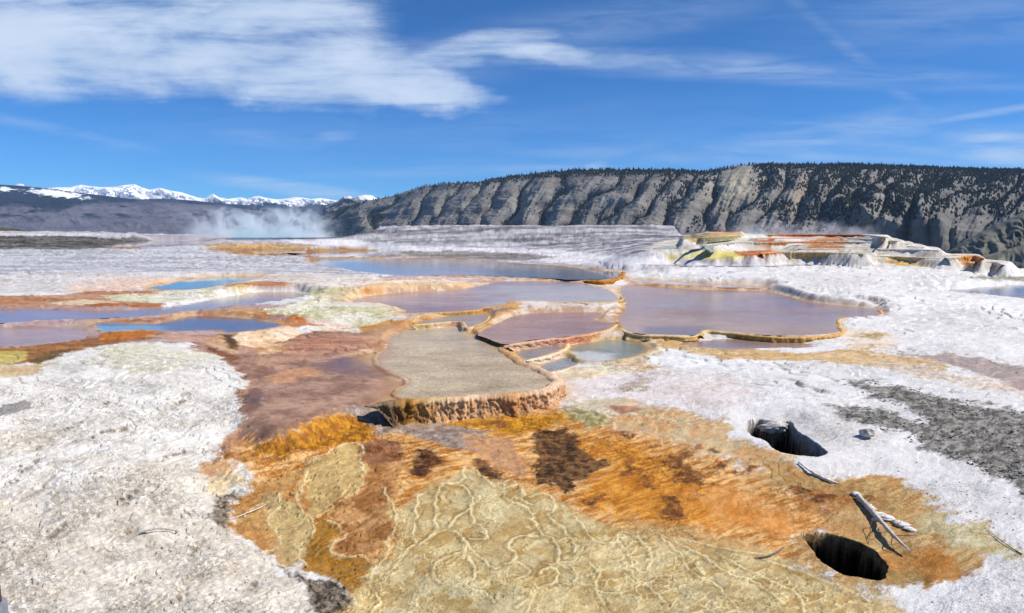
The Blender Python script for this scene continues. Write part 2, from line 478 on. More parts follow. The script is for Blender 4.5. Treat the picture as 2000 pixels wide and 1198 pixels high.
# ------------------------------------------------------------------ base ground height
CT = [(0,1198,.15),(300,1198,.05),(600,1198,-.12),(1000,1198,-.15),(1500,1198,-.05),(2000,1198,.15),(-300,1198,.2),(2300,1198,.3),
 (0,1000,.3),(300,950,.3),(500,1000,.0),(800,1000,.0),(1200,1000,.04),(1600,1000,.08),(1700,1090,0),(2000,1000,.3),
 (100,800,.5),(400,800,.45),(550,780,.42),(700,700,.46),(900,870,.13),(1150,850,.15),(1090,800,.25),(1300,800,.33),(1600,800,.45),(2000,800,.5),(1540,860,.35),
 (760,745,.45),(745,715,.46),(720,770,.44),(640,800,.42),(600,760,.44),(520,830,.36),(250,690,.66),(60,700,.58),(500,690,.52),(1100,750,.3),(760,812,.23),(640,835,.30),(695,812,.29),(725,808,.27),(750,803,.22),(960,812,.22),(-100,900,.5),
 (1300,720,.42),(1200,720,.36),(1700,700,.5),(2000,700,.52),(1500,720,.46),
 (1500,545,.86),(1800,620,.62),(2000,620,.58),(1900,540,.85),(2050,550,.75),
 (100,655,.66),(0,640,.67),(150,628,.68),(300,600,.72),(200,575,.78),(450,560,.84),(100,520,1.0),(0,560,.85),(350,652,.66),(600,600,.78),(650,570,.9),(800,555,.92),
 (600,530,.96),(0,480,1.35),(200,475,1.3),(500,480,1.14),(700,475,1.2),(1000,500,1.05),(1200,505,1.08),(900,490,1.1),
 (100,458,1.85),(-200,458,1.8),(400,463,1.36),(560,465,1.38),(640,458,1.7),(760,446,2.5),(1000,443,2.75),(1250,443,2.75),(1320,452,2.2),
 (1000,470,1.8),(750,465,1.6),(1250,480,1.6),(1300,500,1.25),(1450,500,1.3),(1650,500,1.3),(1640,520,.97),(1400,520,.98),(1850,520,.95),(1500,465,2.1),(1955,532,.86),(1860,512,1.2),(1800,512,1.2)]
CT = [c for c in CT if not (1280 < c[0] < 1960 and c[1] < 512) and not (560 < c[0] < 1281 and 455 < c[1] < 512)]
_cp = np.array(CT, float); _cp[:, 2] = lift(_cp[:, 1], _cp[:, 2])
CD = [(1170,557,34.6),(1235,553,35),(1240,541,38.5),(1214,528,42.5),(1370,471,55),(1352,480,50),(1000,472,76),(750,468,80),(1200,482,62),(700,476,78),(600,490,69),(900,490,68),(1000,500,61),(1200,507,50),(640,461,88),(800,500,61),(680,506,57),(1300,487,46),(1400,490,45),(1350,508,44.3),(1420,510,44),(1250,492,47),(1300,478,56),(1345,466,62),(1460,508,44),(1500,500,50),(1600,500,50),(1700,500,48),(1330,455,80),(1800,505,46),(1900,515,42)]      # the same, given by distance
_cp = np.concatenate([_cp, [(a_, b_, CAMZ - d_ * (SP - (599 - b_) / F * CP) / (CP + (599 - b_) / F * SP)) for a_, b_, d_ in CD]]); _cx, _cy = unproj(_cp[:, 0], _cp[:, 1], _cp[:, 2])
_ca, _cb = _cx / _cy, np.log(_cy)


def _tps(r2): return np.where(r2 > 1e-12, 0.5 * r2 * np.log(np.maximum(r2, 1e-12)), 0)


_n = len(_ca); _K = _tps((_ca[:, None] - _ca) ** 2 + (_cb[:, None] - _cb) ** 2) + np.eye(_n) * 2e-3
_A = np.zeros((_n + 3, _n + 3)); _A[:_n, :_n] = _K; _A[:_n, _n] = 1; _A[:_n, _n + 1] = _ca; _A[:_n, _n + 2] = _cb; _A[_n:, :_n] = _A[:_n, _n:].T
_w = np.linalg.solve(_A, np.concatenate([_cp[:, 2], np.zeros(3)]))


def base_height(x, y):
    yy = np.maximum(y, 1.5)
    a = np.clip(x / yy, -1.3, 1.3); b = np.clip(np.log(yy), 0.9, 4.75); z = _w[_n] + _w[_n + 1] * a + _w[_n + 2] * b
    for i in range(_n): z = z + _w[i] * _tps((a - _ca[i]) ** 2 + (b - _cb[i]) ** 2)
    return np.clip(z, -0.6, 3.88)


for _k in ('far_lavender', 'far_small', 'blue_strip', 'turquoise_left', 'long_grey', 'deep_blue', 'left_purple', 'right_dark', 'sliver'):
    _zz = []
    for _p in sorted(POOLS[_k][1], key=lambda p: -p[1])[:4]:
        if not -20 < _p[0] < 2020: continue
        _z = LEV[_k]
        for _ in range(12):
            _x, _y = unproj(_p[0], _p[1], _z); _z = .5 * _z + .5 * float(base_height(np.array([_x]), np.array([_y]))[0])
        _zz.append(_z)
    LEV[_k] = min(_zz) - .02
LEV['long_blue'] = LEV['mid_lavender'] + .11; LEV['blue_strip'] = LEV['long_blue'] + .05
EDGE = np.array([(-2000,100),(1300,96),(1335,74),(1500,63),(1700,60),(1760,55),(1850,48),(1912,44),(1965,41),(2050,40),(3000,40)], float)


def edge_dist(x, y):
    px = 1000 + F * x / np.maximum(y, .1)
    return np.interp(px, EDGE[:, 0], EDGE[:, 1])


HOLES = [([(1458,824),(1475,818),(1510,823),(1545,824),(1556,842),(1590,862),(1616,884),(1600,892),(1560,889),(1530,884),(1510,876),(1497,862),(1472,852),(1460,842)], .45, 1.5),
         ([(1565,1046),(1582,1040),(1612,1042),(1650,1050),(1690,1066),(1716,1082),(1732,1104),(1735,1124),(1712,1133),(1680,1129),(1645,1122),(1610,1102),(1588,1078)], .09, .9)]

# ledges in the white crust: polyline of the upper lip (drop on its right-hand side), drop, width
LEDGES = [([(20,1100),(60,1060),(105,1040),(150,1010),(200,1000),(245,970),(275,935)], .05), ([(105,880),(130,862),(180,855),(200,845),(290,820),(350,780),(375,758)], .045),
 ([(195,1100),(220,1060),(255,1030),(285,985),(295,960)], .05), ([(340,1198),(345,1150),(372,1110),(385,1060),(420,1035)], .05), ([(0,1000),(60,960),(100,930),(108,890)], .03),
 ([(0,960),(60,905),(100,885)], .02), ([(440,780),(500,768)], .01), ([(395,820),(370,845),(340,860)], .03), ([(480,1160),(500,1120),(515,1080)], .03),
 ([(270,915),(330,890),(390,880),(430,860)], .03), ([(1500,735),(1560,742),(1600,760),(1650,768)], .05), ([(1668,575),(1700,580),(1730,590),(1735,597)], .12),
 ([(0,905),(50,880),(110,850),(180,800),(260,770)], .015), ([(380,915),(430,890),(490,885)], .02)]
# rims of the small shelves in the foreground (traced): polyline, rim height
RIMS = [
 [(600,905),(640,885),(672,868),(700,868),(708,880),(702,900),(710,920),(708,940),(700,955),(680,970),(656,975),(645,995),(625,1005),(604,1012)],
 [(598,915),(594,940),(588,960),(580,975),(590,1000),(604,1012),(612,1030),(608,1050)],
 [(545,965),(545,990),(530,1005),(520,1020),(540,1040),(548,1060),(530,1075),(512,1080)],
 [(640,1018),(655,1025),(668,1035),(672,1050),(650,1062),(645,1075),(660,1085),(690,1088),(710,1085),(722,1100),(735,1098)],
 [(748,950),(755,970),(768,990),(772,1020),(765,1045),(755,1060),(758,1080),(745,1100),(730,1110),(722,1140),(735,1160),(740,1180),(725,1198)],
 [(830,960),(815,975),(812,1010),(808,1040),(812,1060),(800,1070),(785,1085),(770,1110)],
 [(905,915),(903,935),(890,945),(870,945),(855,960),(850,980),(855,1000),(850,1015),(852,1030),(845,1045),(825,1060),(812,1070)],
 [(860,945),(900,950),(918,965),(920,990),(910,1000),(895,1005),(885,1020),(870,1035),(850,1040)],
 [(920,990),(925,1020),(940,1030),(950,1050),(935,1055),(920,1055)], [(880,1035),(900,1050),(910,1065),(905,1080),(880,1085),(855,1098),(845,1120),(860,1140)],
 [(905,1052),(920,1075),(945,1095),(960,1110),(975,1108)], [(1035,1045),(1050,1050),(1020,1048),(1000,1055),(992,1070),(1005,1080),(1005,1095),(985,1102)],
 [(985,1102),(1010,1100),(1030,1110),(1035,1118),(1020,1128),(995,1135)], [(915,1090),(925,1110),(925,1130),(910,1140),(920,1150),(950,1160),(965,1175)],
 [(985,970),(1000,980),(1025,990),(1040,1010),(1050,1035),(1060,1045),(1080,1055),(1090,1075),(1090,1100),(1105,1110)],
 [(985,960),(983,945),(995,940),(1015,948),(1022,965),(1018,975),(1035,985)], [(1035,970),(1055,965),(1075,970),(1085,985),(1080,1000),(1070,1005),(1085,1020),(1100,1035),(1110,1050)],
 [(1060,1100),(1080,1105),(1095,1100),(1120,1095),(1130,1080),(1140,1070)], [(1055,1120),(1065,1112),(1080,1110),(1090,1125),(1080,1140),(1060,1145),(1045,1155),(1040,1175),(1030,1198)],
 [(1100,1140),(1115,1142),(1125,1130),(1120,1110)], [(1020,1160),(1040,1155),(1030,1170),(1005,1185)], [(1085,1060),(1110,1050),(1125,1065),(1120,1080)],
 [(1205,1060),(1208,1040),(1235,1045),(1255,1060),(1270,1080),(1268,1105),(1255,1118),(1235,1105),(1230,1085),(1210,1065)], [(1120,1010),(1140,1030),(1150,1050),(1175,1060),(1210,1060)],
 [(1220,1100),(1240,1130),(1270,1150),(1290,1170),(1310,1198)], [(1160,1150),(1190,1160),(1230,1155),(1235,1140),(1220,1120)], [(1150,1100),(1170,1120),(1165,1150),(1180,1180)],
 [(1480,1090),(1530,1105),(1590,1130),(1640,1150),(1700,1175)], [(1400,1080),(1450,1110),(1520,1140),(1560,1165),(1570,1198)], [(1320,1060),(1380,1090),(1420,1120),(1480,1140),(1530,1180)],
 [(1290,1050),(1330,1085),(1350,1120),(1400,1145),(1440,1190)], [(1250,1030),(1300,1050),(1360,1060),(1430,1075),(1500,1085)],
 [(475,1010),(500,990),(540,975)], [(700,1130),(730,1120)], [(590,1060),(580,1090),(600,1105)], [(905,912),(925,915),(945,935),(965,950),(985,955),(1010,945)],
]
RIM_L = [np.stack(Lc(*smooth_line(r, 4).T), 1) for r in RIMS]
OLIVE = [(735,1105),(765,1060),(772,1000),(830,955),(905,920),(985,950),(1060,965),(1100,985),(1160,1020),(1300,1050),(1480,1075),(1560,1100),(1640,1150),(1740,1165),(1800,1230),(640,1230),(690,1165)]
OLIVE_L = np.stack(Lc(*np.array(OLIVE, float).T), 1)


def step_fn(s, k):
    f = s - np.floor(s)
    return np.floor(s) + ss(1 - k, 1, f)


def ground_height(x, y):
    """returns z and the pieces the paint needs"""
    z = base_height(x, y)
    D = np.maximum(y, 1.5); a = x / D; b = np.log(D)
    ed = edge_dist(x, y)
    inpl = D < ed + 1
    rel = D * np.clip(1.2 - D / 140, .3, 1)
    z = z + rel * 0.0035 * fbm(a * 9, b * 9, 4)
    s = fbm(a * 5 + 3, b * 6, 4, .45) * 5 + z * 1.2
    z = z + rel * 0.0034 * (.4 + .6 * ss(7, 18, D)) * (step_fn(s, .14) - s) * (0.6 + 0.8 * np.clip(fbm(a * 4, b * 4 + 7, 2), -.5, 1))
    # flow-built layers of the left mound, their lips running up to the right
    fl_ = (a * .86 + b * .50) * 5; fc_ = (b * .86 - a * .50) * 17
    s3 = fbm(fl_ + 2, fc_, 4, .5) * 5 + .5 * fbm(a * 24, b * 24, 3)
    lm = ss(-.12, -.25, a) * ss(16, 11, D)
    z = z + rel * .0042 * (step_fn(s3, .10) - s3) * lm
    # small crust texture
    z = z + rel * 0.0009 * fbm(a * 60, b * 60, 4, .6)
    far = ss(38, 60, D) * (a < .22)
    s2 = fbm(a * 5 + 9, b * 26, 4, .6) * 4
    z = z + far * 0.16 * (step_fn(s2, .2) - s2 + .5)
    # flats around the pools
    wob = 0.0035 * fbm(a * 45, b * 45, 3) + .004 * fbm(a * 16 + 4, b * 16, 2)
    sds = {}
    for nme, (lev, P, w, lb) in POOLS.items():
        lev = LEV[nme]; wx, wy = unproj(*smooth_poly(P, 3).T, lev)
        Q = np.stack([wx, wy], 1)
        sd = sdist(x, y, Q, 4.0) + wob * D * .6
        if nme in SHOAL: sd = np.where(np.abs(sd) < 8, sd + D * SHOAL[nme] * (fbm(a * 9 + lev, b * 55, 4, .6) + .12), sd)
        sds[nme] = sd
        near = sd < 3.5
        row = np.maximum(w, D * D * .00030)
        bank = lev + np.clip(sd * .25, -.035, .012)
        tt = ss(.05, .05 + row * 1.6, sd)
        zz = np.where(sd < .05, bank, lev + .012 + (z - lev - .012) * tt)
        z = np.where(near, zz, z)
    for lev, P in TIERS:
        wx, wy = unproj(*smooth_poly(P, 3).T, lev)
        sd = sdist(x, y, np.stack([wx, wy], 1), 6.0) + .003 * D * fbm(a * 14, b * 14, 2)
        tt = ss(-.1, .5, sd)
        z = np.where(sd < 5, np.maximum(z, lev * (1 - tt) + z * tt + (0.02 * fbm(x * .8, y * .8, 3)) * (1 - tt)), z)
    # foreground: thin rims and flat shelves
    px, py = proj(x, y, z); X, Y = Lc(px, py)
    wX = X + 6 * fbm(a * 55, b * 55, 3); wY = Y + 6 * fbm(a * 55 + 9, b * 55 + 4, 3)
    fg = D < 13
    rim = np.zeros_like(z); rr = np.full(z.shape, 1e3)
    xs, ys = wX[fg], wY[fg]; acc = np.full(xs.shape, 1e3)
    for R in RIM_L: acc = np.minimum(acc, sdist(xs, ys, R, 60, False))
    rr[fg] = acc
    od = sdist(wX, wY, OLIVE_L, 200); om = ss(10, -40, od)
    big = ss(1180, 1060, px)
    rimw = 3.3 * (0.5 + 0.9 * np.clip(.5 + fbm(a * 20, b * 20, 2), 0, 1))
    r1 = np.exp(-(rr / rimw) ** 2)
    # fine cells to the right, diagonal
    ca = (X * .8 + Y * .45) / 42 + .7 * fbm(a * 25, b * 25, 4, .6); cb = (Y * .8 - X * .45) / 27 + .7 * fbm(a * 25 + 5, b * 25, 4, .6)
    f1, f2, cid = voro(ca, cb)
    keep = np.clip(.75 + 1.3 * fbm(a * 9 + 2, b * 9, 2), 0, 1)
    r2 = np.exp(-((f2 - f1) / .15) ** 2) * om * np.maximum(ss(1000, 1200, px), .0) * keep
    f1b, f2b, cidb = voro(ca * .45 + 7 + .25 * fbm(a * 40, b * 40, 3), cb * .45 + .25 * fbm(a * 40 + 6, b * 40, 3))
    r3 = np.exp(-((f2b - f1b) / .065) ** 2) * om * ss(1250, 1000, px) * .8 * keep
    f1c, f2c, cidc = voro(ca * 2.3 + 3 + .4 * fbm(a * 70, b * 70, 3), cb * 2.3)
    r4 = np.exp(-((f2c - f1c) / .22) ** 2) * om * ss(-.1, .3, fbm(a * 14 + 5, b * 14, 2)) * .7
    brk = np.clip(.85 + 1.3 * fbm(a * 50 + 1, b * 50, 3, .6), .35, 1)
    rim = np.maximum(np.maximum(r1, r2), np.maximum(r3, r4)) * brk
    z = z + rim * .0017 * D * fg
    z = z + om * (.0016 * D) * (((cid % 7) / 7 - .5) * ss(1000, 1200, px)) * fg
    z = z + om * .0022 * D * ((cidb % 9) / 9 - .5) * ss(1250, 1000, px) * fg
    # ledges in the white crust
    led = np.zeros_like(z)
    for P, dr in LEDGES:
        Q = np.stack(Lc(*smooth_line(P, 4).T), 1)
        lo, hi = Q.min(0) - 130, Q.max(0) + 130
        k = (X > lo[0]) & (X < hi[0]) & (Y > lo[1]) & (Y < hi[1])
        if not k.any(): continue
        j1 = 18 * fbm(a[k] * 18, b[k] * 18, 3, .5); j2 = 18 * fbm(a[k] * 18 + 9, b[k] * 18 + 3, 3, .5)
        d, sg, e = signed_line(X[k] + j1, Y[k] + j2, Q)
        # line runs left->right in the photo: below it (towards the viewer) is the low side
        fade = ss(0, 45, e) * np.clip(.75 + 1.6 * fbm(a[k] * 12, b[k] * 12 + 3, 2), .15, 1.2)
        hgt = .62 * dr * (D[k] / 6.0) ** .5 * fade
        low = sg < 0
        z[k] += np.where(low, -.6 * hgt * (1.0 * ss(0, 13, d) * np.exp(-(np.maximum(d - 13, 0) / 9) ** 2) + .30 * ss(0, 5, d) * np.exp(-(d / 60) ** 2)), hgt * .35 * ss(0, 5, d) * np.exp(-(d / 34) ** 2))
        led[k] = np.maximum(led[k], np.where(low, np.exp(-((d - 5) / 6.5) ** 2), np.exp(-(d / 2.5) ** 2)) * fade)
    # sink holes
    hole = np.full(z.shape, 1e3)
    for P, lev, dep in HOLES:
        wx, wy = unproj(*smooth_poly(P, 3).T, lev)
        sd = sdist(x, y, np.stack([wx, wy], 1), 1.0) + .035 * fbm(x * 4, y * 4, 3, .5)
        hole = np.minimum(hole, sd)
        z = np.where(sd < .6, lev + (z - lev) * ss(.0, .5, sd), z)
        z = z - dep * (.12 * ss(.0, -.02, sd) + .88 * ss(-.025, -.10, sd))
    # the plateau ends and the ground falls to the valley
    over = np.maximum(D - ed, 0)
    z = z - np.where(over > 0, np.minimum(over * .55, 40 + over * .09), 0)
    z = np.maximum(z, -128)
    return z, dict(px=px, py=py, X=X, Y=Y, a=a, b=b, D=D, stp=s, stp3=s3, lm=lm, groove=np.exp(-((rr - 7) / 3.5) ** 2) * fg, rim=rim * fg, om=om, cell=np.where(px > 1100, (cid % 11) / 10.0, (cidb % 13) / 12.0), led=led, hole=hole, over=over, r1=r1, sds=sds)


# ------------------------------------------------------------------ colour of the ground (what the minerals and mats are stained with)
LAYERS = []


def lay(P, c1, c2=None, f=14, warp=14, nz='m', wet=0, grain=None, speck=None, op=1.0, con=1.0):
    LAYERS.append((P, c1, c2 or c1, f, warp, nz, wet, grain, speck, op, con))


WHITE, WHITE2, GREYW = (229, 226, 226), (206, 203, 203), (196, 194, 196)
# far field
lay([(-300,440),(420,440),(640,452),(760,440),(1300,440),(1500,470),(1500,520),(-300,560)], (206,203,206), (165,163,168), 30, 20, 's', grain=.7, speck=.5)
lay([(-300,458),(120,458),(200,466),(262,464),(305,471),(262,476),(205,484),(120,489),(-300,492)], (128,124,120), (70,68,66), 10, 16, 's', grain=1, speck=.8)
lay([(-300,452),(230,456),(250,461),(120,461),(-300,461)], (225,220,218), (190,186,184), 6, 8, 's')
lay([(640,456),(760,443),(1290,441),(1340,470),(1430,500),(1280,500),(1140,488),(1000,478),(700,474),(620,464)], (196,193,196), (118,117,122), 24, 20, 's', grain=1, speck=1)
lay([(280,466),(500,462),(640,462),(640,474),(420,476),(300,476)], (205,195,190), (180,172,176), 10, 10, 's')
lay([(540,469),(700,468),(730,478),(900,483),(1100,489),(1200,499),(1440,517),(1440,535),(1250,528),(1150,520),(1050,510),(1000,500),(860,492),(700,486),(620,479)], (238,234,234), (216,210,212), 14, 12, 's', grain=.3, speck=.1)
lay([(395,478),(520,476),(620,480),(560,487),(420,490)], (205,175,120), (190,150,100), 10, 14, 's', wet=.3)
lay([(340,489),(440,484),(560,486),(660,484),(760,490),(700,494),(560,499),(480,500),(420,494)], (190,150,95), (160,120,85), 8, 12, 's', wet=.4)
lay([(205,483),(270,482),(280,488),(215,488)], (190,135,60), (150,110,60), 4, 5, 's')
lay([(590,500),(700,502),(800,496),(830,500),(700,507),(600,508)], (185,160,130), (160,140,125), 6, 8, 's', wet=.4)
lay([(780,491),(900,490),(1000,494),(1090,502),(1010,509),(900,505),(800,500)], (165,155,142), (120,112,100), 8, 10, 's', wet=.8, grain=.1)
lay([(0,487),(400,486),(480,502),(600,512),(640,530),(430,540),(330,548),(-300,556),(-300,487)], (208,207,210), (172,171,176), 30, 20, 's', grain=.8, speck=.6)
lay([(-300,540),(300,530),(640,534),(560,556),(300,572),(-300,576)], (222,218,214), (200,192,186), 30, 24, 's', grain=.5)
lay([(150,552),(230,545),(340,542),(380,550),(300,562),(180,572),(120,566)], (228,196,172), (226,205,190), 22, 26, 's', grain=.3)
lay([(-300,576),(100,577),(160,570),(240,568),(330,566),(330,580),(300,600),(120,602),(-300,612)], (176,118,76), (196,150,116), 14, 22, 's', wet=.5, grain=.4)
lay([(200,578),(260,574),(340,576),(420,580),(320,592),(230,588)], (226,220,200), (205,200,160), 14, 14, 's')
lay([(320,568),(460,562),(560,560),(510,572),(400,582),(320,590),(290,582)], (232,226,212), (205,198,165), 12, 16, 's')
lay([(90,594),(160,584),(240,592),(180,598)], (230,218,200), (222,196,160), 6, 10, 's')
lay([(120,602),(200,592),(300,596),(300,604),(180,604)], (185,110,55), (160,100,60), 8, 12, 's', wet=.4)
# warm streaked wet ground on the left
lay([(-300,600),(300,600),(460,590),(640,596),(620,630),(420,668),(250,672),(-300,700)], (165,135,132), (190,165,155), 16, 24, 's', wet=.7, grain=.25)
lay([(200,622),(330,614),(420,606),(520,602),(420,616),(300,630),(200,634)], (205,175,155), (170,110,85), 14, 20, 's', wet=.5)
lay([(400,608),(520,604),(640,606),(600,618),(480,618)], (185,120,60), (205,170,120), 8, 14, 's', wet=.4)
lay([(0,618),(130,618),(150,630),(0,640)], (205,180,172), (180,150,148), 8, 14, 's', wet=.5)
lay([(925,600),(985,592),(1020,592),(1016,604),(990,612),(965,624),(952,642),(915,658),(900,640),(915,615)], (226,186,120), (196,140,70), 6, 8, 'm', wet=.4, grain=.8)
lay([(952,606),(985,601),(990,606),(965,611)], (110,100,120), (120,110,130), 4, 4, 's', wet=1, grain=0)
# cream mounds
lay([(380,545),(560,536),(760,540),(860,548),(740,560),(600,566),(470,572),(390,560)], (228,222,212), (205,190,175), 14, 18, 's', grain=.4)
lay([(430,556),(520,548),(560,550),(600,556),(500,562),(440,566)], (175,115,75), (205,150,110), 9, 14, 's', wet=.4)
lay([(430,562),(470,556),(500,560),(450,570)], (205,175,110), (225,210,180), 6, 8, 's')
lay([(590,572),(610,562),(660,556),(706,562),(712,576),(690,586),(650,592),(625,582)], (210,202,158), (228,220,194), 10, 10, 'm', grain=.2)
lay([(520,562),(620,554),(700,552),(705,560),(620,562),(540,568)], (236,226,214), (228,205,185), 6, 8, 's')
lay([(700,566),(706,554),(740,548),(800,545),(870,546),(930,550),(938,556),(890,563),(820,569),(745,575),(712,575)], (242,228,210), (232,196,150), 7, 10, 'm', grain=.6)
lay([(700,568),(712,562),(748,562),(752,572),(722,577),(704,575)], (218,150,100), (200,130,80), 7, 8, 'm')
lay([(740,540),(800,536),(900,536),(990,540),(1000,548),(940,552),(840,546),(750,548)], (225,200,185), (190,165,160), 9, 14, 's', wet=.5)
lay([(520,604),(560,598),(600,588),(630,578),(664,588),(668,596),(780,598),(792,606),(788,620),(760,630),(700,642),(650,650),(600,640),(560,618),(520,612)], (236,230,210), (206,198,156), 9, 16, 'm', grain=.7)
lay([(560,612),(620,606),(650,612),(600,620),(560,620)], (190,185,130), (215,212,180), 9, 12, 's')
lay([(540,628),(575,616),(600,622),(640,636),(600,636),(560,640)], (190,110,55), (205,140,90), 7, 9, 's', wet=.4)
lay([(590,620),(640,626),(690,640),(640,638),(600,630)], (235,200,185), (226,215,200), 6, 8, 's')
lay([(600,650),(640,640),(680,640),(698,648),(660,656),(615,658)], (238,220,196), (225,190,150), 6, 8, 'm')
# brown sheet flow
lay([(360,678),(420,655),(470,640),(600,650),(700,648),(790,628),(850,626),(910,630),(800,650),(760,690),(790,740),(800,780),(690,803),(560,850),(450,885),(430,900),(420,870),(460,830),(470,790),(440,740),(450,715)], (196,152,120), (146,106,84), 14, 22, 'm', wet=.75, grain=.35)
lay([(470,770),(560,740),(640,730),(760,735),(740,780),(660,810),(540,850),(480,850)], (192,152,124), (150,112,88), 24, 24, 'm', wet=.7, grain=.45)
lay([(610,708),(680,700),(752,706),(770,722),(760,745),(690,735),(640,728)], (122,98,100), (150,108,90), 20, 20, 'm', wet=.9, grain=.3)
lay([(475,775),(500,758),(530,765),(520,790),(480,800)], (120,95,85), (150,105,80), 12, 14, 'm', wet=.8, grain=.3)
lay([(520,735),(600,715),(628,725),(580,745),(540,748)], (214,160,116), (196,142,104), 10, 12, 'm', wet=.6)
lay([(680,690),(740,670),(800,662),(790,674),(740,690),(690,694)], (236,210,180), (210,160,120), 9, 14, 's', wet=.4)
lay([(560,660),(700,655),(760,656),(720,680),(620,695),(540,690)], (170,118,92), (200,150,118), 14, 22, 's', wet=.7, grain=.3)
lay([(455,660),(475,648),(520,638),(560,636),(580,644),(600,652),(580,656),(560,664),(530,672),(495,680),(470,676)], (246,222,192), (236,196,146), 6, 10, 'm', grain=.6)
lay([(400,660),(440,652),(452,662),(470,676),(460,690),(430,682),(405,672)], (214,176,140), (190,140,100), 7, 12, 'm', grain=.5)
lay([(430,652),(452,654),(462,668),(466,684),(448,680),(440,664)], (120,84,26), (84,60,30), 6, 7, 'm', wet=.7, grain=.8)
lay([(400,676),(440,688),(470,700),(455,706),(420,696)], (150,95,45), (120,76,45), 6, 8, 's', wet=.6)
lay([(490,676),(520,668),(560,672),(545,690),(505,695)], (180,130,80), (226,190,150), 9, 12, 'm', grain=.8)
lay([(785,628),(830,616),(920,610),(925,618),(860,626),(800,636)], (225,190,130), (200,160,90), 5, 8, 'm', grain=.8)
lay([(700,640),(770,625),(800,628),(760,640),(705,650)], (205,150,85), (180,120,60), 7, 9, 's', wet=.4)
# white foreground left
lay([(-400,760),(60,712),(130,690),(220,672),(310,668),(375,684),(445,706),(480,742),(468,760),(442,798),(476,806),(468,836),(432,870),(385,902),(420,905),(468,892),(492,915),(494,945),(470,975),(440,1000),(446,1030),(505,1062),(522,1085),(548,1130),(600,1160),(660,1175),(700,1260),(-400,1260)], (240,235,226), (220,213,202), 9, 18, 'm', grain=.75, speck=.55)
lay([(-400,1010),(120,960),(280,905),(400,905),(492,905),(494,945),(440,1000),(446,1030),(505,1062),(548,1130),(660,1175),(700,1260),(-400,1260)], (230,221,206), (208,197,180), 60, 34, 'm', grain=.9, speck=.6)
lay([(-100,850),(60,830),(140,850),(60,880),(-100,900)], (222,212,196), (210,200,180), 40, 30, 'm', grain=.7, speck=.4, op=.7)
lay([(200,676),(320,668),(420,700),(350,720),(280,730),(190,710)], (212,206,172), (226,220,200), 26, 24, 's', op=.8)
lay([(390,905),(440,892),(468,900),(455,930),(415,945),(390,925)], (214,168,112), (196,140,90), 14, 16, 'm', wet=.3, op=.85)
lay([(400,930),(450,920),(480,940),(440,965),(405,955)], (226,200,150), (215,200,170), 14, 14, 'm', op=.8)
lay([(-20,800),(10,790),(45,784),(70,786),(62,798),(30,808),(-20,818)], (150,148,142), (165,160,150), 5, 10, 'm', wet=.8, grain=.1)
# orange / olive shore of the left mound
lay([(-300,684),(60,676),(150,662),(230,652),(330,650),(330,660),(240,668),(160,682),(80,704),(-300,740)], (178,118,62), (140,98,58), 9, 16, 's', wet=.5, grain=.4)
lay([(190,652),(260,647),(320,647),(300,657),(240,664),(190,664)], (200,120,36), (176,110,50), 6, 8, 's', wet=.4)
lay([(50,706),(100,690),(150,680),(120,694),(70,712)], (104,84,44), (130,100,60), 7, 10, 's', wet=.5)
lay([(-100,690),(30,684),(58,688),(50,702),(0,714),(-100,724)], (202,188,120), (190,168,90), 7, 10, 's', wet=.2)
lay([(-300,730),(40,712),(120,704),(60,730),(-300,770)], (200,170,130), (214,190,150), 14, 20, 's', grain=.4)
lay([(280,656),(340,650),(420,655),(400,668),(330,664)], (175,128,110), (205,165,140), 9, 12, 's', wet=.6)
# orange foreground
lay([(425,885),(520,852),(640,812),(700,800),(900,806),(1090,795),(1180,820),(1300,855),(1430,900),(1540,950),(1640,1005),(1600,1035),(1560,1048),(1590,1110),(1480,1100),(1350,1085),(1200,1060),(1130,1020),(1060,990),(985,985),(905,960),(850,990),(820,1020),(790,1080),(735,1105),(600,1060),(450,1040),(445,1000),(475,975),(496,940),(488,900),(440,898)], (236,188,122), (186,118,44), 18, 26, 'd', wet=.45, grain=.75)
lay([(1090,795),(1200,778),(1330,800),(1450,850),(1560,905),(1640,960),(1560,970),(1430,905),(1300,862),(1180,830)], (208,184,142), (216,166,112), 28, 34, 'm', wet=.1, grain=.6)
lay([(1440,900),(1560,905),(1640,930),(1720,920),(1810,965),(1835,1000),(1900,1030),(1960,1062),(1990,1090),(1920,1090),(1890,1130),(1800,1140),(1745,1150),(1640,1140),(1560,1090),(1560,1045),(1600,1035),(1620,1000),(1520,950)], (210,178,124), (184,136,82), 26, 30, 'd', wet=.1, grain=.6)
lay([(1800,1000),(1870,1010),(1980,1070),(1990,1100),(1930,1090),(1870,1060),(1800,1040)], (214,208,172), (200,184,130), 24, 26, 's', op=.8)
lay([(1500,920),(1600,925),(1720,960),(1800,1000),(1740,1010),(1640,985),(1560,960)], (180,138,84), (192,158,104), 30, 30, 'm', grain=.7)
lay([(1540,960),(1600,950),(1680,985),(1640,1010),(1570,1000)], (166,104,52), (190,130,74), 26, 26, 'm', grain=.7, op=.8)
lay([(1720,1085),(1790,1070),(1850,1090),(1890,1130),(1800,1140),(1740,1120)], (178,120,60), (196,144,84), 16, 18, 'm', grain=.7)
lay([(1600,1040),(1700,1060),(1745,1010),(1660,990),(1610,1010)], (206,168,116), (196,150,96), 16, 18, 'm', grain=.3)
lay([(1730,1110),(1790,1118),(1820,1135),(1760,1150),(1700,1142)], (140,116,62), (176,140,84), 9, 12, 'm', grain=.7, op=.9)
lay([(560,852),(640,815),(690,806),(718,830),(728,852),(700,862),(640,872),(560,890),(480,895),(500,872)], (206,140,30), (156,96,22), 16, 24, 'f', wet=.7, grain=.9)
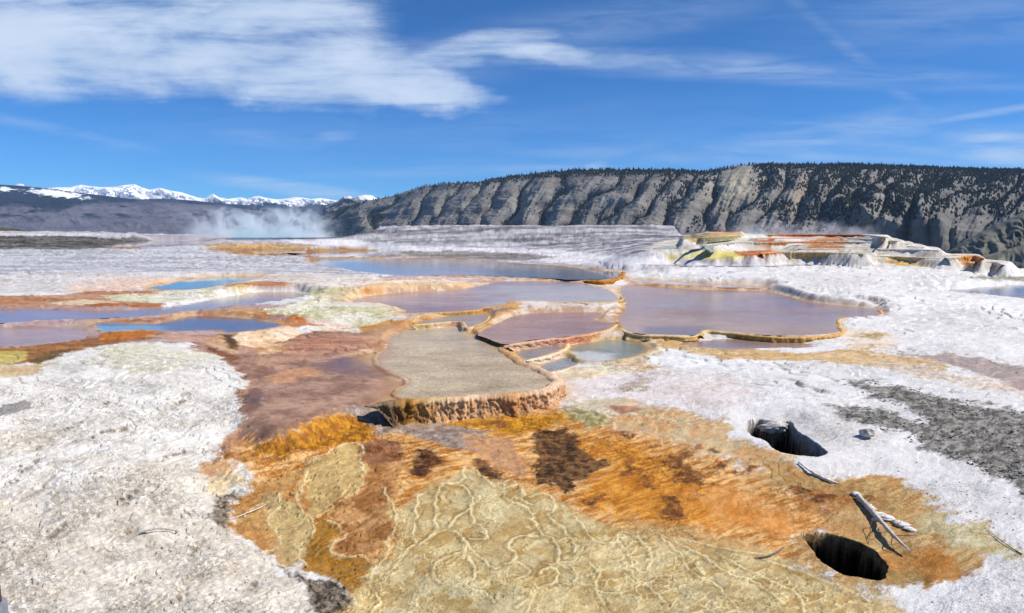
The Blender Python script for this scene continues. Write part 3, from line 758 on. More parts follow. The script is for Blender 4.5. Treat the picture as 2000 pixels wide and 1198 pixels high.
lay([(850,812),(930,808),(1060,808),(1120,816),(1050,845),(1010,850),(950,838),(880,832)], (216,152,38), (174,112,26), 16, 22, 'f', wet=.5, grain=.9)
lay([(1110,850),(1200,855),(1290,885),(1390,945),(1500,1000),(1540,1040),(1420,1032),(1300,1020),(1200,1000),(1120,975),(1175,930)], (224,152,48), (192,118,30), 34, 38, 'd', wet=.4, grain=.8, op=.9)
lay([(1330,960),(1450,960),(1560,1010),(1540,1050),(1420,1030)], (230,166,98), (206,134,62), 34, 34, 'm', wet=.2, grain=.7, op=.8)
lay([(690,870),(730,862),(790,868),(790,900),(770,940),(768,1000),(770,1040),(745,1075),(722,1098),(690,1086),(650,1078),(662,1050),(642,1018),(656,980),(700,955),(712,920)], (204,154,98), (158,106,56), 13, 20, 'm', wet=.5, grain=.6)
lay([(705,870),(745,858),(790,865),(800,880),(760,905),(720,905)], (140,96,62), (166,112,76), 12, 14, 'm', wet=.6, grain=.8)
lay([(665,796),(700,790),(770,788),(830,820),(920,838),(985,860),(1010,905),(960,890),(880,868),(780,848),(740,850),(725,840),(700,815)], (142,118,100), (178,160,148), 12, 20, 'f', wet=.8, grain=.8)
lay([(900,850),(980,852),(1020,900),(1050,930),(1000,920),(930,885)], (188,140,104), (212,160,110), 12, 18, 'f', wet=.5, grain=.6)
lay([(1040,857),(1060,838),(1100,836),(1130,862),(1172,905),(1158,922),(1120,938),(1095,965),(1060,930),(1045,905)], (140,100,58), (72,48,28), 11, 22, 'f', wet=.3, grain=1.4, speck=1.6)
lay([(818,880),(840,874),(858,890),(865,905),(848,915),(830,930),(808,925),(802,915),(820,900)], (134,86,46), (72,44,28), 10, 16, 'f', wet=.4, grain=1.2, speck=1.5)
lay([(914,896),(940,895),(960,905),(980,935),(975,944),(945,930)], (140,98,60), (72,48,32), 9, 14, 'f', wet=.4, grain=1.2, speck=1.5)
for (cx, cy, rx, ry) in [(1330,905,20,14),(1345,925,24,14),(1230,922,14,12),(1265,942,13,12),(1160,980,16,12),(1168,975,10,9),(1222,848,14,8),(1302,990,24,18),(1320,1005,18,12),(965,828,24,7),(1345,890,16,8),(1365,942,12,9),(1390,950,7,5),(1280,868,10,5),(1358,872,11,5),(1400,880,12,6),(1440,918,9,5),(1405,908,8,5),(1470,918,13,7),(1555,960,18,10),(1610,975,24,10),(1700,975,12,6),(1285,900,8,5),(850,980,6,4),(740,880,20,9),(775,890,14,6)]:
    lay([(cx + rx * math.cos(q) * (1 + .25 * math.sin(3 * q + cx)), cy + ry * math.sin(q) * (1 + .3 * math.cos(2 * q + cy))) for q in np.linspace(0, 2 * math.pi, 11)[:-1]], (166,104,52), (104,62,34), 11, 20, 'f', wet=.3, grain=1.2, speck=1.2, op=.9)
lay([(596,905),(640,886),(672,868),(702,870),(706,898),(713,922),(706,945),(684,966),(656,974),(644,995),(606,1012),(590,985),(592,945)], (208,178,120), (180,148,94), 7, 10, 'm', wet=.3, grain=.45)
lay([(455,985),(500,950),(560,930),(596,905),(592,960),(606,1012),(610,1045),(600,1100),(550,1095),(505,1060),(450,1030)], (192,148,90), (176,124,66), 12, 16, 'm', wet=.35, grain=.5)
lay([(520,965),(548,965),(560,985),(600,1010),(610,1045),(590,1100),(560,1110),(540,1080),(545,1040),(520,1010)], (200,176,120), (180,150,104), 12, 16, 'm', wet=.3, grain=.5)
lay([(600,1040),(625,1010),(645,1018),(665,1035),(650,1065),(660,1085),(700,1086),(722,1105),(725,1150),(735,1175),(690,1165),(640,1130),(590,1115),(600,1080)], (172,118,38), (158,118,56), 9, 12, 'f', wet=.4, grain=.7)
lay([(548,1108),(580,1118),(610,1138),(650,1142),(680,1160),(700,1198),(720,1240),(660,1240),(600,1165),(560,1135)], (150,136,118), (78,68,58), 16, 24, 'f', grain=1.2, speck=1.2)
lay([(430,965),(468,960),(455,985),(450,1010),(440,1040),(420,1010)], (160,146,128), (104,92,78), 14, 16, 'f', grain=1, speck=1)
lay(OLIVE, (216,194,142), (186,154,94), 24, 20, 'm', wet=.25, grain=.45)
lay([(800,1140),(900,1130),(1000,1150),(960,1240),(740,1240),(760,1180)], (196,188,154), (176,166,120), 40, 40, 'm', op=.7)
lay([(940,1000),(1000,1020),(1000,1070),(950,1080),(930,1040)], (206,192,150), (186,160,112), 30, 30, 'm', op=.6)
lay([(1290,1110),(1400,1120),(1520,1170),(1600,1240),(1340,1240),(1270,1160)], (150,128,92), (186,164,116), 34, 36, 'm', op=.8)
lay([(1500,1100),(1620,1120),(1740,1165),(1760,1240),(1560,1240)], (200,172,116), (186,150,96), 30, 30, 'm', op=.7)
lay([(1240,1015),(1340,1030),(1480,1060),(1470,1085),(1340,1075),(1240,1050)], (206,164,110), (190,160,104), 20, 26, 'm', op=.8)
lay([(1100,795),(1160,790),(1190,825),(1150,840),(1110,820)], (190,182,134), (160,140,84), 14, 16, 'f', wet=.2, grain=1)
# right-hand side
lay([(1090,735),(1200,710),(1400,735),(1500,780),(1380,800),(1200,780),(1110,775)], (234,222,216), (222,206,196), 40, 34, 'm', op=.8, grain=.6)
lay([(1195,760),(1260,735),(1262,760),(1220,775)], (170,150,120), (215,200,180), 16, 20, 'f', op=.7, grain=1.2, speck=1.3)
lay([(1100,775),(1200,780),(1280,800),(1200,812),(1120,800)], (206,196,166), (222,212,190), 20, 24, 's', op=.8)
lay([(1190,790),(1240,793),(1270,800),(1220,808),(1195,800)], (190,136,106), (180,140,110), 7, 12, 's', wet=.4)
lay([(1655,746),(1680,742),(1720,748),(1790,765),(1900,790),(2000,806),(2400,860),(2400,1150),(2000,966),(1900,912),(1790,862),(1700,832),(1625,806),(1632,794),(1690,792),(1745,806),(1800,828),(1832,830),(1800,808),(1740,780),(1690,760)], (168,162,154), (106,102,96), 18, 30, 'f', grain=1.0, speck=.9)
lay([(1200,655),(1300,656),(1360,657),(1380,668),(1560,690),(1680,680),(1740,690),(1820,700),(1860,725),(1760,720),(1600,705),(1400,700),(1260,672)], (224,192,146), (206,166,110), 14, 24, 's', wet=.3, grain=.8, speck=.3)
lay([(1640,640),(1700,645),(1760,665),(1720,690),(1660,680),(1650,660)], (226,196,152), (236,222,206), 22, 26, 's', grain=.6, op=.8)
lay([(1660,650),(1720,655),(1710,665),(1680,662)], (150,130,60), (196,170,110), 9, 12, 'f', op=.7)
lay([(1760,686),(1850,690),(2000,714),(2300,770),(2300,830),(2000,764),(1880,722)], (188,160,148), (170,160,150), 16, 24, 's', wet=.6, grain=.4)
lay([(1660,700),(1800,712),(1960,750),(2100,800),(1960,772),(1800,735)], (216,190,160), (226,215,200), 18, 24, 's', op=.7)
lay([(1880,541),(1960,540),(2200,540),(2200,550),(1960,548)], (150,150,130), (180,176,160), 5, 10, 's')
lay([(1000,706),(1040,712),(1110,720),(1180,712),(1260,700),(1290,720),(1180,735),(1090,745),(1060,730)], (232,220,190), (224,196,160), 10, 16, 'm', grain=1)
lay([(1100,664),(1210,655),(1280,660),(1290,690),(1230,705),(1120,706),(1098,690)], (228,214,180), (206,196,150), 8, 12, 'm', grain=1)
lay([(1205,598),(1245,600),(1240,640),(1215,650),(1200,640)], (196,172,128), (206,176,110), 12, 14, 'm', wet=.5)
lay([(1225,552),(1300,556),(1400,563),(1330,568),(1240,566)], (190,140,120), (214,180,150), 7, 12, 's', wet=.6)
# right terrace cluster
lay([(1260,486),(1300,470),(1380,462),(1760,462),(1900,495),(1960,515),(1960,532),(1850,522),(1640,518),(1300,505)], (228,222,214), (196,186,170), 12, 14, 's', grain=.8, speck=.6)
lay([(1330,462),(1420,450),(1445,455),(1430,470),(1350,474)], (190,170,130), (150,130,95), 6, 10, 's')
lay([(1300,503),(1345,494),(1420,490),(1480,496),(1440,504),(1340,506)], (228,216,140), (212,196,110), 7, 9, 's')
lay([(1430,492),(1500,488),(1530,494),(1500,500),(1450,500)], (186,104,56), (206,140,90), 6, 8, 's')
lay([(1570,470),(1640,462),(1660,470),(1640,490),(1580,488)], (206,146,100), (180,130,90), 7, 10, 's')
lay([(1470,470),(1510,466),(1520,478),(1480,484)], (190,110,60), (170,120,80), 6, 8, 's')
lay([(1380,452),(1450,450),(1450,460),(1390,464)], (216,150,104), (200,170,130), 6, 8, 's')
lay([(1490,455),(1680,455),(1690,464),(1500,464)], (200,130,92), (170,110,80), 4, 6, 's')
lay([(1700,508),(1790,512),(1840,520),(1760,520)], (222,184,96), (206,160,80), 6, 10, 's')
lay([(1860,498),(1905,500),(1915,520),(1880,518)], (220,156,84), (196,130,66), 6, 8, 's')

# floors of the pools
FLOOR = {
 'far_lavender': ((150,146,162), (168,158,166), 0), 'far_small': ((160,152,160), (180,160,140), 0), 'blue_strip': ((128,130,158), (140,140,165), 0),
 'long_blue': ((150,130,118), (170,144,128), .03), 'mid_lavender': ((196,166,156), (164,132,126), .55), 'big_mauve': ((180,146,130), (154,126,118), .35),
 'centre_mauve': ((190,148,130), (164,128,114), .65), 'beige': ((220,198,158), (186,160,120), .95), 'grey_shelf': ((158,156,154), (132,132,134), .9),
 'upper_shelf': ((176,172,162), (150,144,140), .5), 'low_shelf': ((160,166,170), (130,136,142), .8), 'green_grey': ((158,160,142), (128,132,112), .5), 'sliver': ((176,150,140), (160,136,128), .2),
 'right_dark': ((104,98,110), (124,114,120), .1), 'right_strip': ((176,158,156), (166,146,146), .1), 'turquoise_left': ((120,146,140), (134,156,146), 0),
 'long_grey': ((172,154,146), (146,132,132), .10), 'deep_blue': ((112,98,112), (88,82,104), .12), 'left_purple': ((194,156,140), (162,126,118), .25),
 'steam_pool': ((130,205,215), (150,215,222), 0), 'terrace_pool': ((160,205,208), (180,205,205), 0), 'tan_strip': ((178,160,142), (160,146,136), .1),
}


def G_step(g):
    fr = g['stp'] - np.floor(g['stp'])
    f3 = g['stp3'] - np.floor(g['stp3'])
    return np.exp(-((fr - .90) / .045) ** 2) * ss(-.1, .3, fbm(g['a'] * 22, g['b'] * 22, 3)) + 1.3 * g['lm'] * np.exp(-((f3 - .93) / .035) ** 2) * ss(-.15, .25, fbm(g['a'] * 15, g['b'] * 15 + 5, 3))


def paint(g, z, x, y, water=None):
    """albedo colour, wetness, grain and speck density for every vertex"""
    px, py = proj(x, y, z); X, Y = Lc(px, py)
    a, b, D = g['a'], g['b'], g['D']
    w1 = fbm(a * 14, b * 14, 4, .55); w2 = fbm(a * 14 + 40, b * 14 + 11, 4, .55)
    NZ = dict(m=np.clip(.5 + 2.1 * fbm(a * 17 + 5, b * 17, 6, .66), 0, 1), f=np.clip(.5 + 2.2 * fbm(a * 60, b * 60 + 8, 4, .7), 0, 1),
              s=np.clip(.5 + 2.2 * fbm(a * 7 + 2, b * 34, 5, .66), 0, 1))
    NZ['d'] = np.clip(.5 + 2.2 * fbm((a * .85 + b * .5) * 22, (b * .85 - a * .5) * 75, 5, .68), 0, 1)
    edge = fbm(a * 38 + 3, b * 38, 5, .72); w1 = w1 + .35 * fbm(a * 75, b * 75, 3, .6); w2 = w2 + .35 * fbm(a * 75 + 8, b * 75, 3, .6)
    big = np.clip(.5 + .8 * fbm(a * 5 + 1, b * 8, 3), 0, 1)[:, None]
    col = alb((240,237,234)) * (1 - big) + alb((224,219,213)) * big
    wet = np.zeros_like(z); grain = np.full(z.shape, .7); speck = np.full(z.shape, .5)
    ins = {}
    for (P, c1, c2, f, wp, nz, wt, gr, sp, op, con) in LAYERS:
        Q = np.stack(Lc(*np.array(dens(P, 40)).T), 1)
        sd = sdist(X + w1 * wp * 1.6, Y + w2 * wp * 1.6, Q, 3.0 * f + 5)
        m = ss(f * .75, -f * .75, sd + edge * f * 1.7) * op
        k = m > 0.001
        if not k.any(): continue
        mk = m[k][:, None]; n = NZ[nz][k][:, None]
        cc = alb(c1) * (1 - n) + alb(c2) * n
        col[k] = col[k] * (1 - mk) + cc * mk
        mk = mk[:, 0]
        wet[k] = wet[k] * (1 - mk) + wt * mk
        if gr is not None: grain[k] = grain[k] * (1 - mk) + gr * mk
        if sp is not None: speck[k] = speck[k] * (1 - mk) + sp * mk
        elif gr is not None or wt: speck[k] = speck[k] * (1 - mk)
    # rough and smooth patches, cracks and tan lines where crust layers end
    pat = ss(-.25, .3, fbm(a * 7 + 4, b * 9 + 2, 3))
    grain = grain * (.22 + .72 * pat); speck = speck * (.15 + .95 * pat)
    mo = np.clip(.5 + 2.0 * fbm(a * 90 + 2, b * 90, 4, .75), 0, 1)[:, None]; mo2 = np.clip(fbm(a * 110, b * 150 + 4, 3, .7) * 3 - .7, 0, 1)[:, None]
    gr_ = np.clip(grain, 0, 1)[:, None]
    white = (ss(.45, .62, col.min(1)))[:, None]
    col = col * (1 + (mo - .5) * (.12 + .28 * (1 - white)) * (.4 + gr_)) * (1 - (.16 + .2 * (1 - white)) * mo2 * gr_)
    ck = fbm(a * 11 + 2, b * 15, 5, .6)
    crack = np.exp(-(ck / .011) ** 2) * ss(.0, .25, fbm(a * 6 + 9, b * 6 + 1, 2)) * (ss(.05, .3, fbm(a * 30, b * 30 + 3, 2)) * .8 + .2)
    ln = G_step(g) * (.25 + .75 * pat)
    k = (np.clip(crack * .75 + ln * .55, 0, .8) * (.25 + .75 * white[:, 0]) * (D < 60))[:, None]
    col = col * (1 - k) + alb((150, 132, 110)) * k
    return px, py, X, Y, col, wet, grain, speck, NZ


# ------------------------------------------------------------------ build the ground sheet
ui = np.linspace(-.84, .84, 1500); uo = np.linspace(.85, 2.2, 70)
U = np.concatenate([-uo[::-1], ui, uo])
q_near = 1 / np.linspace(1.2, 4.4, 50)
q_mid = np.linspace(1 / 4.45, 1 / 101.0, 1120)
R = np.concatenate([1 / q_near, 1 / q_mid, [103, 107, 113, 122, 135, 155, 190, 240, 320, 450, 700, 1000, 1500, 2500, 4000, 7000, 12000, 15000]])
NR, NC = len(R), len(U)
gx = (U[None, :] * R[:, None]).ravel(); gy = np.repeat(R, NC)
gz, G = ground_height(gx, gy)
_px, _py, gX, gY, gcol, gwet, ggr, gsp, gNZ = paint(G, gz, gx, gy)


def mixc(col, c, m):
    m = np.clip(m, 0, 1)[:, None]
    return col * (1 - m) + alb(c) * m


# rims get cream crust, ledge grooves a tan stain with crease shade painted in, holes are dark wet mineral with their inner shade painted near-black, the valley side is grey scrub
cm_ = G['om'] * (G['D'] < 13)
gcol = mixc(gcol, (176, 140, 82), cm_ * ss(.55, .95, G['cell']) * .55)
gcol = mixc(gcol, (206, 194, 156), cm_ * ss(.4, .0, G['cell']) * .4)
gcol = mixc(gcol, (134, 108, 64), cm_ * G['groove'] * .5)
gcol = mixc(gcol, (238, 220, 168), G['rim'] * np.where(G['om'] > .3, .95, .75))
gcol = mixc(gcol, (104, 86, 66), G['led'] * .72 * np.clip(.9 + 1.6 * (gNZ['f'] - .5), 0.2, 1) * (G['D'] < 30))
for nme in ('mid_lavender', 'big_mauve', 'centre_mauve', 'beige', 'long_blue', 'grey_shelf', 'green_grey', 'right_strip', 'turquoise_left', 'deep_blue'):
    sd_b = G['sds'][nme] / (G['D'] / 15)
    wd_ = .45 if nme in ('mid_lavender', 'centre_mauve', 'beige', 'grey_shelf') else .16
    gcol = mixc(gcol, (212, 172, 120), np.exp(-(np.maximum(sd_b, 0) / wd_) ** 2) * (sd_b > -.5) * (.25 + .75 * gNZ['m']) * .85)
    gcol = mixc(gcol, (176, 116, 52), np.exp(-(np.maximum(sd_b, 0) / wd_) ** 2) * (sd_b > -.5) * ss(.45, .1, gNZ['m']) * .7)
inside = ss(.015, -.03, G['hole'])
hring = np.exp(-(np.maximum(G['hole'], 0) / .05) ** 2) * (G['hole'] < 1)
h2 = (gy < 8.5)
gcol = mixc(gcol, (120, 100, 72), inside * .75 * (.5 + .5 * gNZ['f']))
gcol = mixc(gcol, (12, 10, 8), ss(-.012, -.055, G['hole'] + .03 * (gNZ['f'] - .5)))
ggr = np.where(inside > .3, 1.2, ggr)
gcol = mixc(gcol, (126, 124, 114), ss(0, 12, G['over']))
ground = new_obj('ground', np.stack([gx, gy, gz], 1), grid_faces(NR, NC), M_TRAV)
set_col(ground, 'Col', gcol); set_col(ground, 'Msk', np.stack([gwet, ggr, gsp], 1))
tag(ground, 'white, orange and olive travertine ground of the hot spring terraces', 'ground', kind='structure')

# ------------------------------------------------------------------ the water sheets
IDX = np.arange(NR * NC).reshape(NR, NC)


def water_sheet(name, lev, sd, floor, lim, label, gridbox=None):
    rip = floor[2]
    m = (sd <= lim).reshape(NR, NC)
    rows = np.where(m.any(1))[0]; cols = np.where(m.any(0))[0]
    r0, r1, c0, c1 = rows[0], rows[-1] + 1, cols[0], cols[-1] + 1
    sub = m[r0:r1, c0:c1]; idx = IDX[r0:r1, c0:c1]
    f = sub[:-1, :-1] & sub[1:, :-1] & sub[:-1, 1:] & sub[1:, 1:]
    quads = np.stack([idx[:-1, :-1][f], idx[:-1, 1:][f], idx[1:, 1:][f], idx[1:, :-1][f]], 1)
    used, inv = np.unique(quads, return_inverse=True); quads = inv.reshape(-1, 4)
    x, y = gx[used], gy[used]; s = sd[used]; D = y
    a, b = x / D, np.log(D)
    n = np.clip(.5 + 1.0 * fbm(a * 9 + lev * 7, b * 15, 5, .6), 0, 1)[:, None]
    col = alb(floor[0]) * (1 - n) + alb(floor[1]) * n
    # the shallow margin shows the stained bank
    col = mixc(col, floor[3] if len(floor) > 3 else (196, 158, 112), .7 * ss(-.16 * (D / 15), 0.0, s))
    o = new_obj(name, np.stack([x, y, np.full(x.shape, lev)], 1), quads, M_WATER)
    rp = np.clip(rip * (.6 + .9 * np.clip(.5 + fbm(a * 4, b * 5 + 3, 2), 0, 1)), 0, 1)
    px, py = proj(x, y, np.full(x.shape, lev))
    return o, x, y, px, py, col, rp


for nme, (lev, P, w, lb) in POOLS.items():
    lev = LEV[nme]
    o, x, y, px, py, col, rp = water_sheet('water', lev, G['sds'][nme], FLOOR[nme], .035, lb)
    nz = fbm(px / 60, py / 12, 3)
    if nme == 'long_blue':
        col = mixc(col, (96, 78, 60), ss(900, 1010, px + 40 * nz) * .9)  # dark ridge reflection painted into the floor colour at the right end
        col = mixc(col, (206, 178, 160), ss(528, 540, py + 5 * nz) * ss(1000, 900, px) * .8)
    if nme == 'mid_lavender':
        col = mixc(col, (206, 200, 196), ss(900, 1040, px + 60 * nz) * ss(552, 562, py) * .75)
        col = mixc(col, (150, 116, 120), ss(1000, 850, px + 40 * nz) * ss(590, 606, py) * .8)
        rp = np.clip(rp * 1.2, 0, 1)
    if nme == 'big_mauve':
        col = mixc(col, (206, 172, 142), ss(600, 645, py + 10 * nz) * .6 + ss(1300, 1230, px) * .3)
        col = mixc(col, (130, 110, 112), ss(1240, 1270, px) * ss(1420, 1350, px + 20 * nz) * ss(632, 642, py) * .8)
        p = np.exp(-(((px - 1335) / 55) ** 2 + ((py - 612) / 8) ** 2) ** 1.5)
        rp = np.clip(rp + p * 1.0, 0, 1)
    if nme == 'beige':
        col = mixc(col, (196, 150, 120), ss(770, 745, px + .5 * (py - 700) + 14 * nz) * .7)
        col = mixc(col, (190, 182, 168), ss(690, 640, py) * .45)
    if nme == 'deep_blue':
        col = mixc(col, (118, 168, 190), ss(340, 290, px + 30 * nz) * ss(632, 640, py + 3 * nz) * .9)
        col = mixc(col, (104, 96, 112), ss(300, 360, px) * ss(440, 400, px + 30 * nz) * .8)
    if nme == 'green_grey':
        col = mixc(col, (222, 226, 222), ss(1215, 1180, px + 14 * nz) * ss(684, 692, py + 6 * nz) * .8)
    if nme == 'long_grey':
        col = mixc(col, (150, 118, 124), ss(330, 200, px + 60 * nz) * .8)
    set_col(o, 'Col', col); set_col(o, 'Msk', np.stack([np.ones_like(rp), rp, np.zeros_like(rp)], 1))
    tag(o, lb, 'pool', kind='structure')
# dark water in the two sink holes
for (P, lev, dep), dd, lb in ((HOLES[0], .95, 'black water deep in the sink hole with the white lump'), (HOLES[1], .42, 'black water in the oval sink hole by the dead branch')):
    wx, wy = unproj(*smooth_poly(P, 3).T, lev)
    v = [(a_, b_, lev - dd) for a_, b_ in zip(wx, wy)]
    o = new_obj('water', np.array(v), [list(range(len(v)))], M_WATER, smooth=False)
    set_col(o, 'Col', np.tile(np.array([[.006, .008, .005]]), (len(v), 1))); set_col(o, 'Msk', np.tile(np.array([[1, .02, 0]]), (len(v), 1)))
    tag(o, lb, 'pool', kind='structure')
    if o.data.polygons[0].normal.z < 0: o.data.flip_normals()


# ------------------------------------------------------------------ rimstone walls
def rim_wall(P, lev, drop, lip, pal, label, n_v=14, per=10, flute=1.0, toe=0.6, batter=.25, lipk=.62, lev0=None):
    """a wall of rimstone: rounded lip on the water's edge, fluted drapery down to the shelf below.
    P photo points left->right of the lip; pal = [(px, light, dark), ...] the stain along the wall"""
    lev = lev0 if lev0 is not None else float(lift(np.mean([p[1] for p in P]), lev)); lip = lip * lipk
    q = smooth_line(P, per); wx, wy = unproj(q[:, 0], q[:, 1], lev)
    # resample evenly
    s = np.concatenate([[0], np.cumsum(np.hypot(np.diff(wx), np.diff(wy)))])
    step = max(.012, np.mean(wy) * .0011); n = int(s[-1] / step) + 2
    t_ = np.linspace(0, s[-1], n); wx = np.interp(t_, s, wx); wy = np.interp(t_, s, wy)
    tx, ty = np.gradient(wx), np.gradient(wy); L = np.hypot(tx, ty); tx /= L; ty /= L
    jg = lip * (1.1 * fbm(t_ * 1.6 + P[0][0], t_ * 0 + 2.0, 3) + .7 * np.abs(gn(t_ * 4.0, t_ * 0 + 7.0)))
    wx = wx + ty * jg; wy = wy - tx * jg
    k = max(3, int(.12 * np.mean(wy) / 15 / step)); ker = np.ones(k) / k
    pad = lambda v: np.convolve(np.pad(v, (k, k), 'edge'), ker, 'same')[k:-k]
    tx, ty = pad(tx), pad(ty); L = np.hypot(tx, ty) + 1e-9; tx /= L; ty /= L
    nx, ny = ty, -tx                                  # outward = toward the viewer's side for left->right lines
    end = ss(0, .06, t_ / s[-1]) * ss(1, .94, t_ / s[-1])
    prof = [(-1.5, -.9), (-1.1, .1), (-.6, .75), (0, 1.0), (.7, .95), (1.25, .45), (1.45, -.3)]
    rows = []
    for (o_, h_) in prof: rows.append((o_ * lip, h_ * lip * .55, .0))
    for j in range(1, n_v + 1):
        v = j / n_v
        rows.append((1.45 * lip - .25 * lip * math.sin(v * math.pi) + drop * batter * v ** 1.6 + toe * lip * max(0, v - .8) * 5, -.3 * lip * .55 - v * (drop + .04), v))
    V = []; VV = []; SS = []
    sc1 = 15 / np.mean(wy)
    for (o_, h_, v) in rows:
        e = o_
        fl = flute * lip * (.55 * gn(t_ * 2.2 * sc1, np.full(n, 3.0 + v * .8)) + .55 * gn(t_ * 7 * sc1, np.full(n, v * 1.6)) + .32 * gn(t_ * 19 * sc1, np.full(n, v * 5.0)) + .22 * gn(t_ * 45 * sc1, np.full(n, v * 14.0)))
        fl = fl * (1.0 if v > 0 else .45)
        off = (e + fl * (1 if o_ > -1 * lip else 0)) * (.35 + .65 * end)
        V.append(np.stack([wx + nx * off, wy + ny * off, lev + (h_ * (.4 + .6 * end) if v == 0 else h_ * end) + (.12 * lip * gn(t_ * 6 * sc1, np.full(n, 1.5)) if v == 0 else 0)], 1))
        VV.append(np.full(n, v)); SS.append(t_)
    V = np.concatenate(V); VV = np.concatenate(VV); SS = np.concatenate(SS)
    px = np.tile(np.interp(np.linspace(0, 1, n), np.linspace(0, 1, n), proj(wx, wy, lev)[0]), len(rows))
    pk = np.array([p[0] for p in pal], float)
    c1 = np.stack([np.interp(px, pk, [alb(p[1])[i] for p in pal]) for i in range(3)], 1)
    c2 = np.stack([np.interp(px, pk, [alb(p[2])[i] for p in pal]) for i in range(3)], 1)
    st = .5 + 1.1 * fbm(SS * 7 * sc1, VV * 1.8, 4, .65) + .25 * (VV - .3)
    st = np.clip(st, 0, 1)[:, None]
    col = c1 * (1 - st) + c2 * st
    dk = (ss(.15, .5, fbm(SS * 16 * sc1 + 7, VV * 3.2, 3, .6)) * ss(.05, .3, VV) * .42)[:, None]
    col = col * (1 - dk) + alb((84, 58, 30)) * dk
    lipm = ((VV == 0) * .5)[:, None]
    col = col * (1 - lipm) + np.minimum(c1 * 1.12, .8) * lipm
    o = new_obj('rimstone_wall', V, grid_faces(len(rows), n)[:, ::-1], M_TRAV)
    set_col(o, 'Col', col); set_col(o, 'Msk', np.stack([np.full(len(V), .35), np.full(len(V), .7), np.full(len(V), .25)], 1))
    tag(o, label, 'rimstone wall')
    return o


OR, OR2, CR, PK, PK2, WH, BR = (206,140,52), (170,104,34), (232,206,150), (226,180,150), (206,140,104), (232,226,214), (150,90,40)
rim_wall([(1138,549),(1160,550),(1185,549),(1203,545),(1215,538),(1217,532)], .96, .42, .16, [(1130,OR,OR2),(1230,(190,124,40),(140,86,26))], 'short deep orange rim at the right end of the long mirror pool', lev0=LEV['long_blue'])
rim_wall([(790,613),(840,612),(900,609),(932,606),(946,602),(984,596),(998,590)], .84, .30, .06, [(790,CR,OR),(1000,OR,OR2)], 'thin golden rim along the left front of the lavender pool', lev0=LEV['mid_lavender'], n_v=8)
rim_wall([(992,591),(1010,589),(1060,590),(1120,592),(1170,592),(1200,590),(1213,586),(1214,580)], .84, .27, .10, [(990,OR,OR2),(1040,CR,OR2),(1100,(236,214,166),(190,130,60)),(1180,(222,196,136),(110,104,80)),(1216,(214,180,120),(120,90,50))], 'cream and orange rim in front of the central lavender pool', lev0=LEV['mid_lavender'])
rim_wall([(802,636),(850,632),(885,629),(904,631),(912,641),(930,636),(950,628),(955,618)], .62, .28, .07, [(800,CR,(222,170,90)),(900,PK,CR),(955,CR,OR)], 'pink and cream curved lip between the beige and mauve pools', n_v=8, lev0=LEV['upper_shelf'])
rim_wall([(984,676),(1010,672),(1060,665),(1110,660),(1160,652),(1190,644),(1206,634)], .58, .15, .09, [(984,PK,CR),(1060,(232,188,166),PK2),(1120,(226,160,124),(200,120,84)),(1206,CR,OR)], 'pinkish salmon rim in front of the centre mauve pool', lev0=LEV['centre_mauve'])
rim_wall([(1366,656),(1378,648),(1430,652),(1500,659),(1570,660),(1620,656),(1644,650),(1640,640),(1636,628)], .58, .26, .09, [(1360,CR,OR),(1450,(222,180,104),OR2),(1560,(226,184,110),(190,120,50)),(1645,(230,186,120),(206,136,70))], 'golden scalloped rim along the front of the big mauve pool', lev0=LEV['big_mauve'])
rim_wall([(1636,630),(1646,623),(1680,621),(1712,619),(1722,613),(1716,606)], .58, .27, .10, [(1630,CR,OR),(1680,(226,162,96),(190,120,50)),(1722,(232,190,150),(206,140,90))], 'orange rim at the right end of the big mauve pool', lev0=LEV['big_mauve'])
rim_wall([(1206,640),(1240,654),(1300,657),(1350,658),(1372,650)], .58, .06, .05, [(1200,CR,(214,176,120)),(1372,CR,OR)], 'low cream rim at the left front of the big mauve pool', lev0=LEV['big_mauve'], n_v=6)
rim_wall([(1028,706),(1062,698),(1090,688),(1106,680),(1106,670)], .43, .12, .09, [(1020,WH,CR),(1110,CR,PK)], 'cream rim in front of the small grey shelf pool', lev0=LEV['grey_shelf'], n_v=9)
rim_wall([(1066,730),(1096,725),(1126,714),(1132,704)], .33, .1, .06, [(1060,WH,PK),(1140,CR,WH)], 'white rim of the lowest little pool', lev0=LEV['low_shelf'], n_v=7)
rim_wall([(716,795),(740,790),(770,786),(805,784),(850,781),(950,776),(1020,770),(1060,762),(1080,752),(1084,742),(1062,729),(1030,716),(1008,704),(985,689),(972,680)], .47, .36, .10,
         [(680,(150,130,110),(96,78,60)),(760,(160,130,100),(90,70,50)),(800,(196,140,60),(120,80,30)),(860,(234,202,158),(206,150,96)),(940,(234,196,160),(212,156,96)),(1000,(222,170,112),(166,108,60)),(1040,(232,200,168),(206,146,90)),(1090,(236,206,172),(204,140,84))], 'high orange pink curtain wall of the round beige terrace', lev0=LEV['beige'], n_v=22, flute=1.3, batter=.42, lipk=1.0)
rim_wall([(1000,664),(1080,676),(1110,674),(1180,663),(1244,664),(1268,676)], .42, .02, .05, [(1000,CR,WH),(1270,CR,(214,206,160))], 'cream lip behind the green grey pool', lev0=LEV['green_grey'], n_v=4)
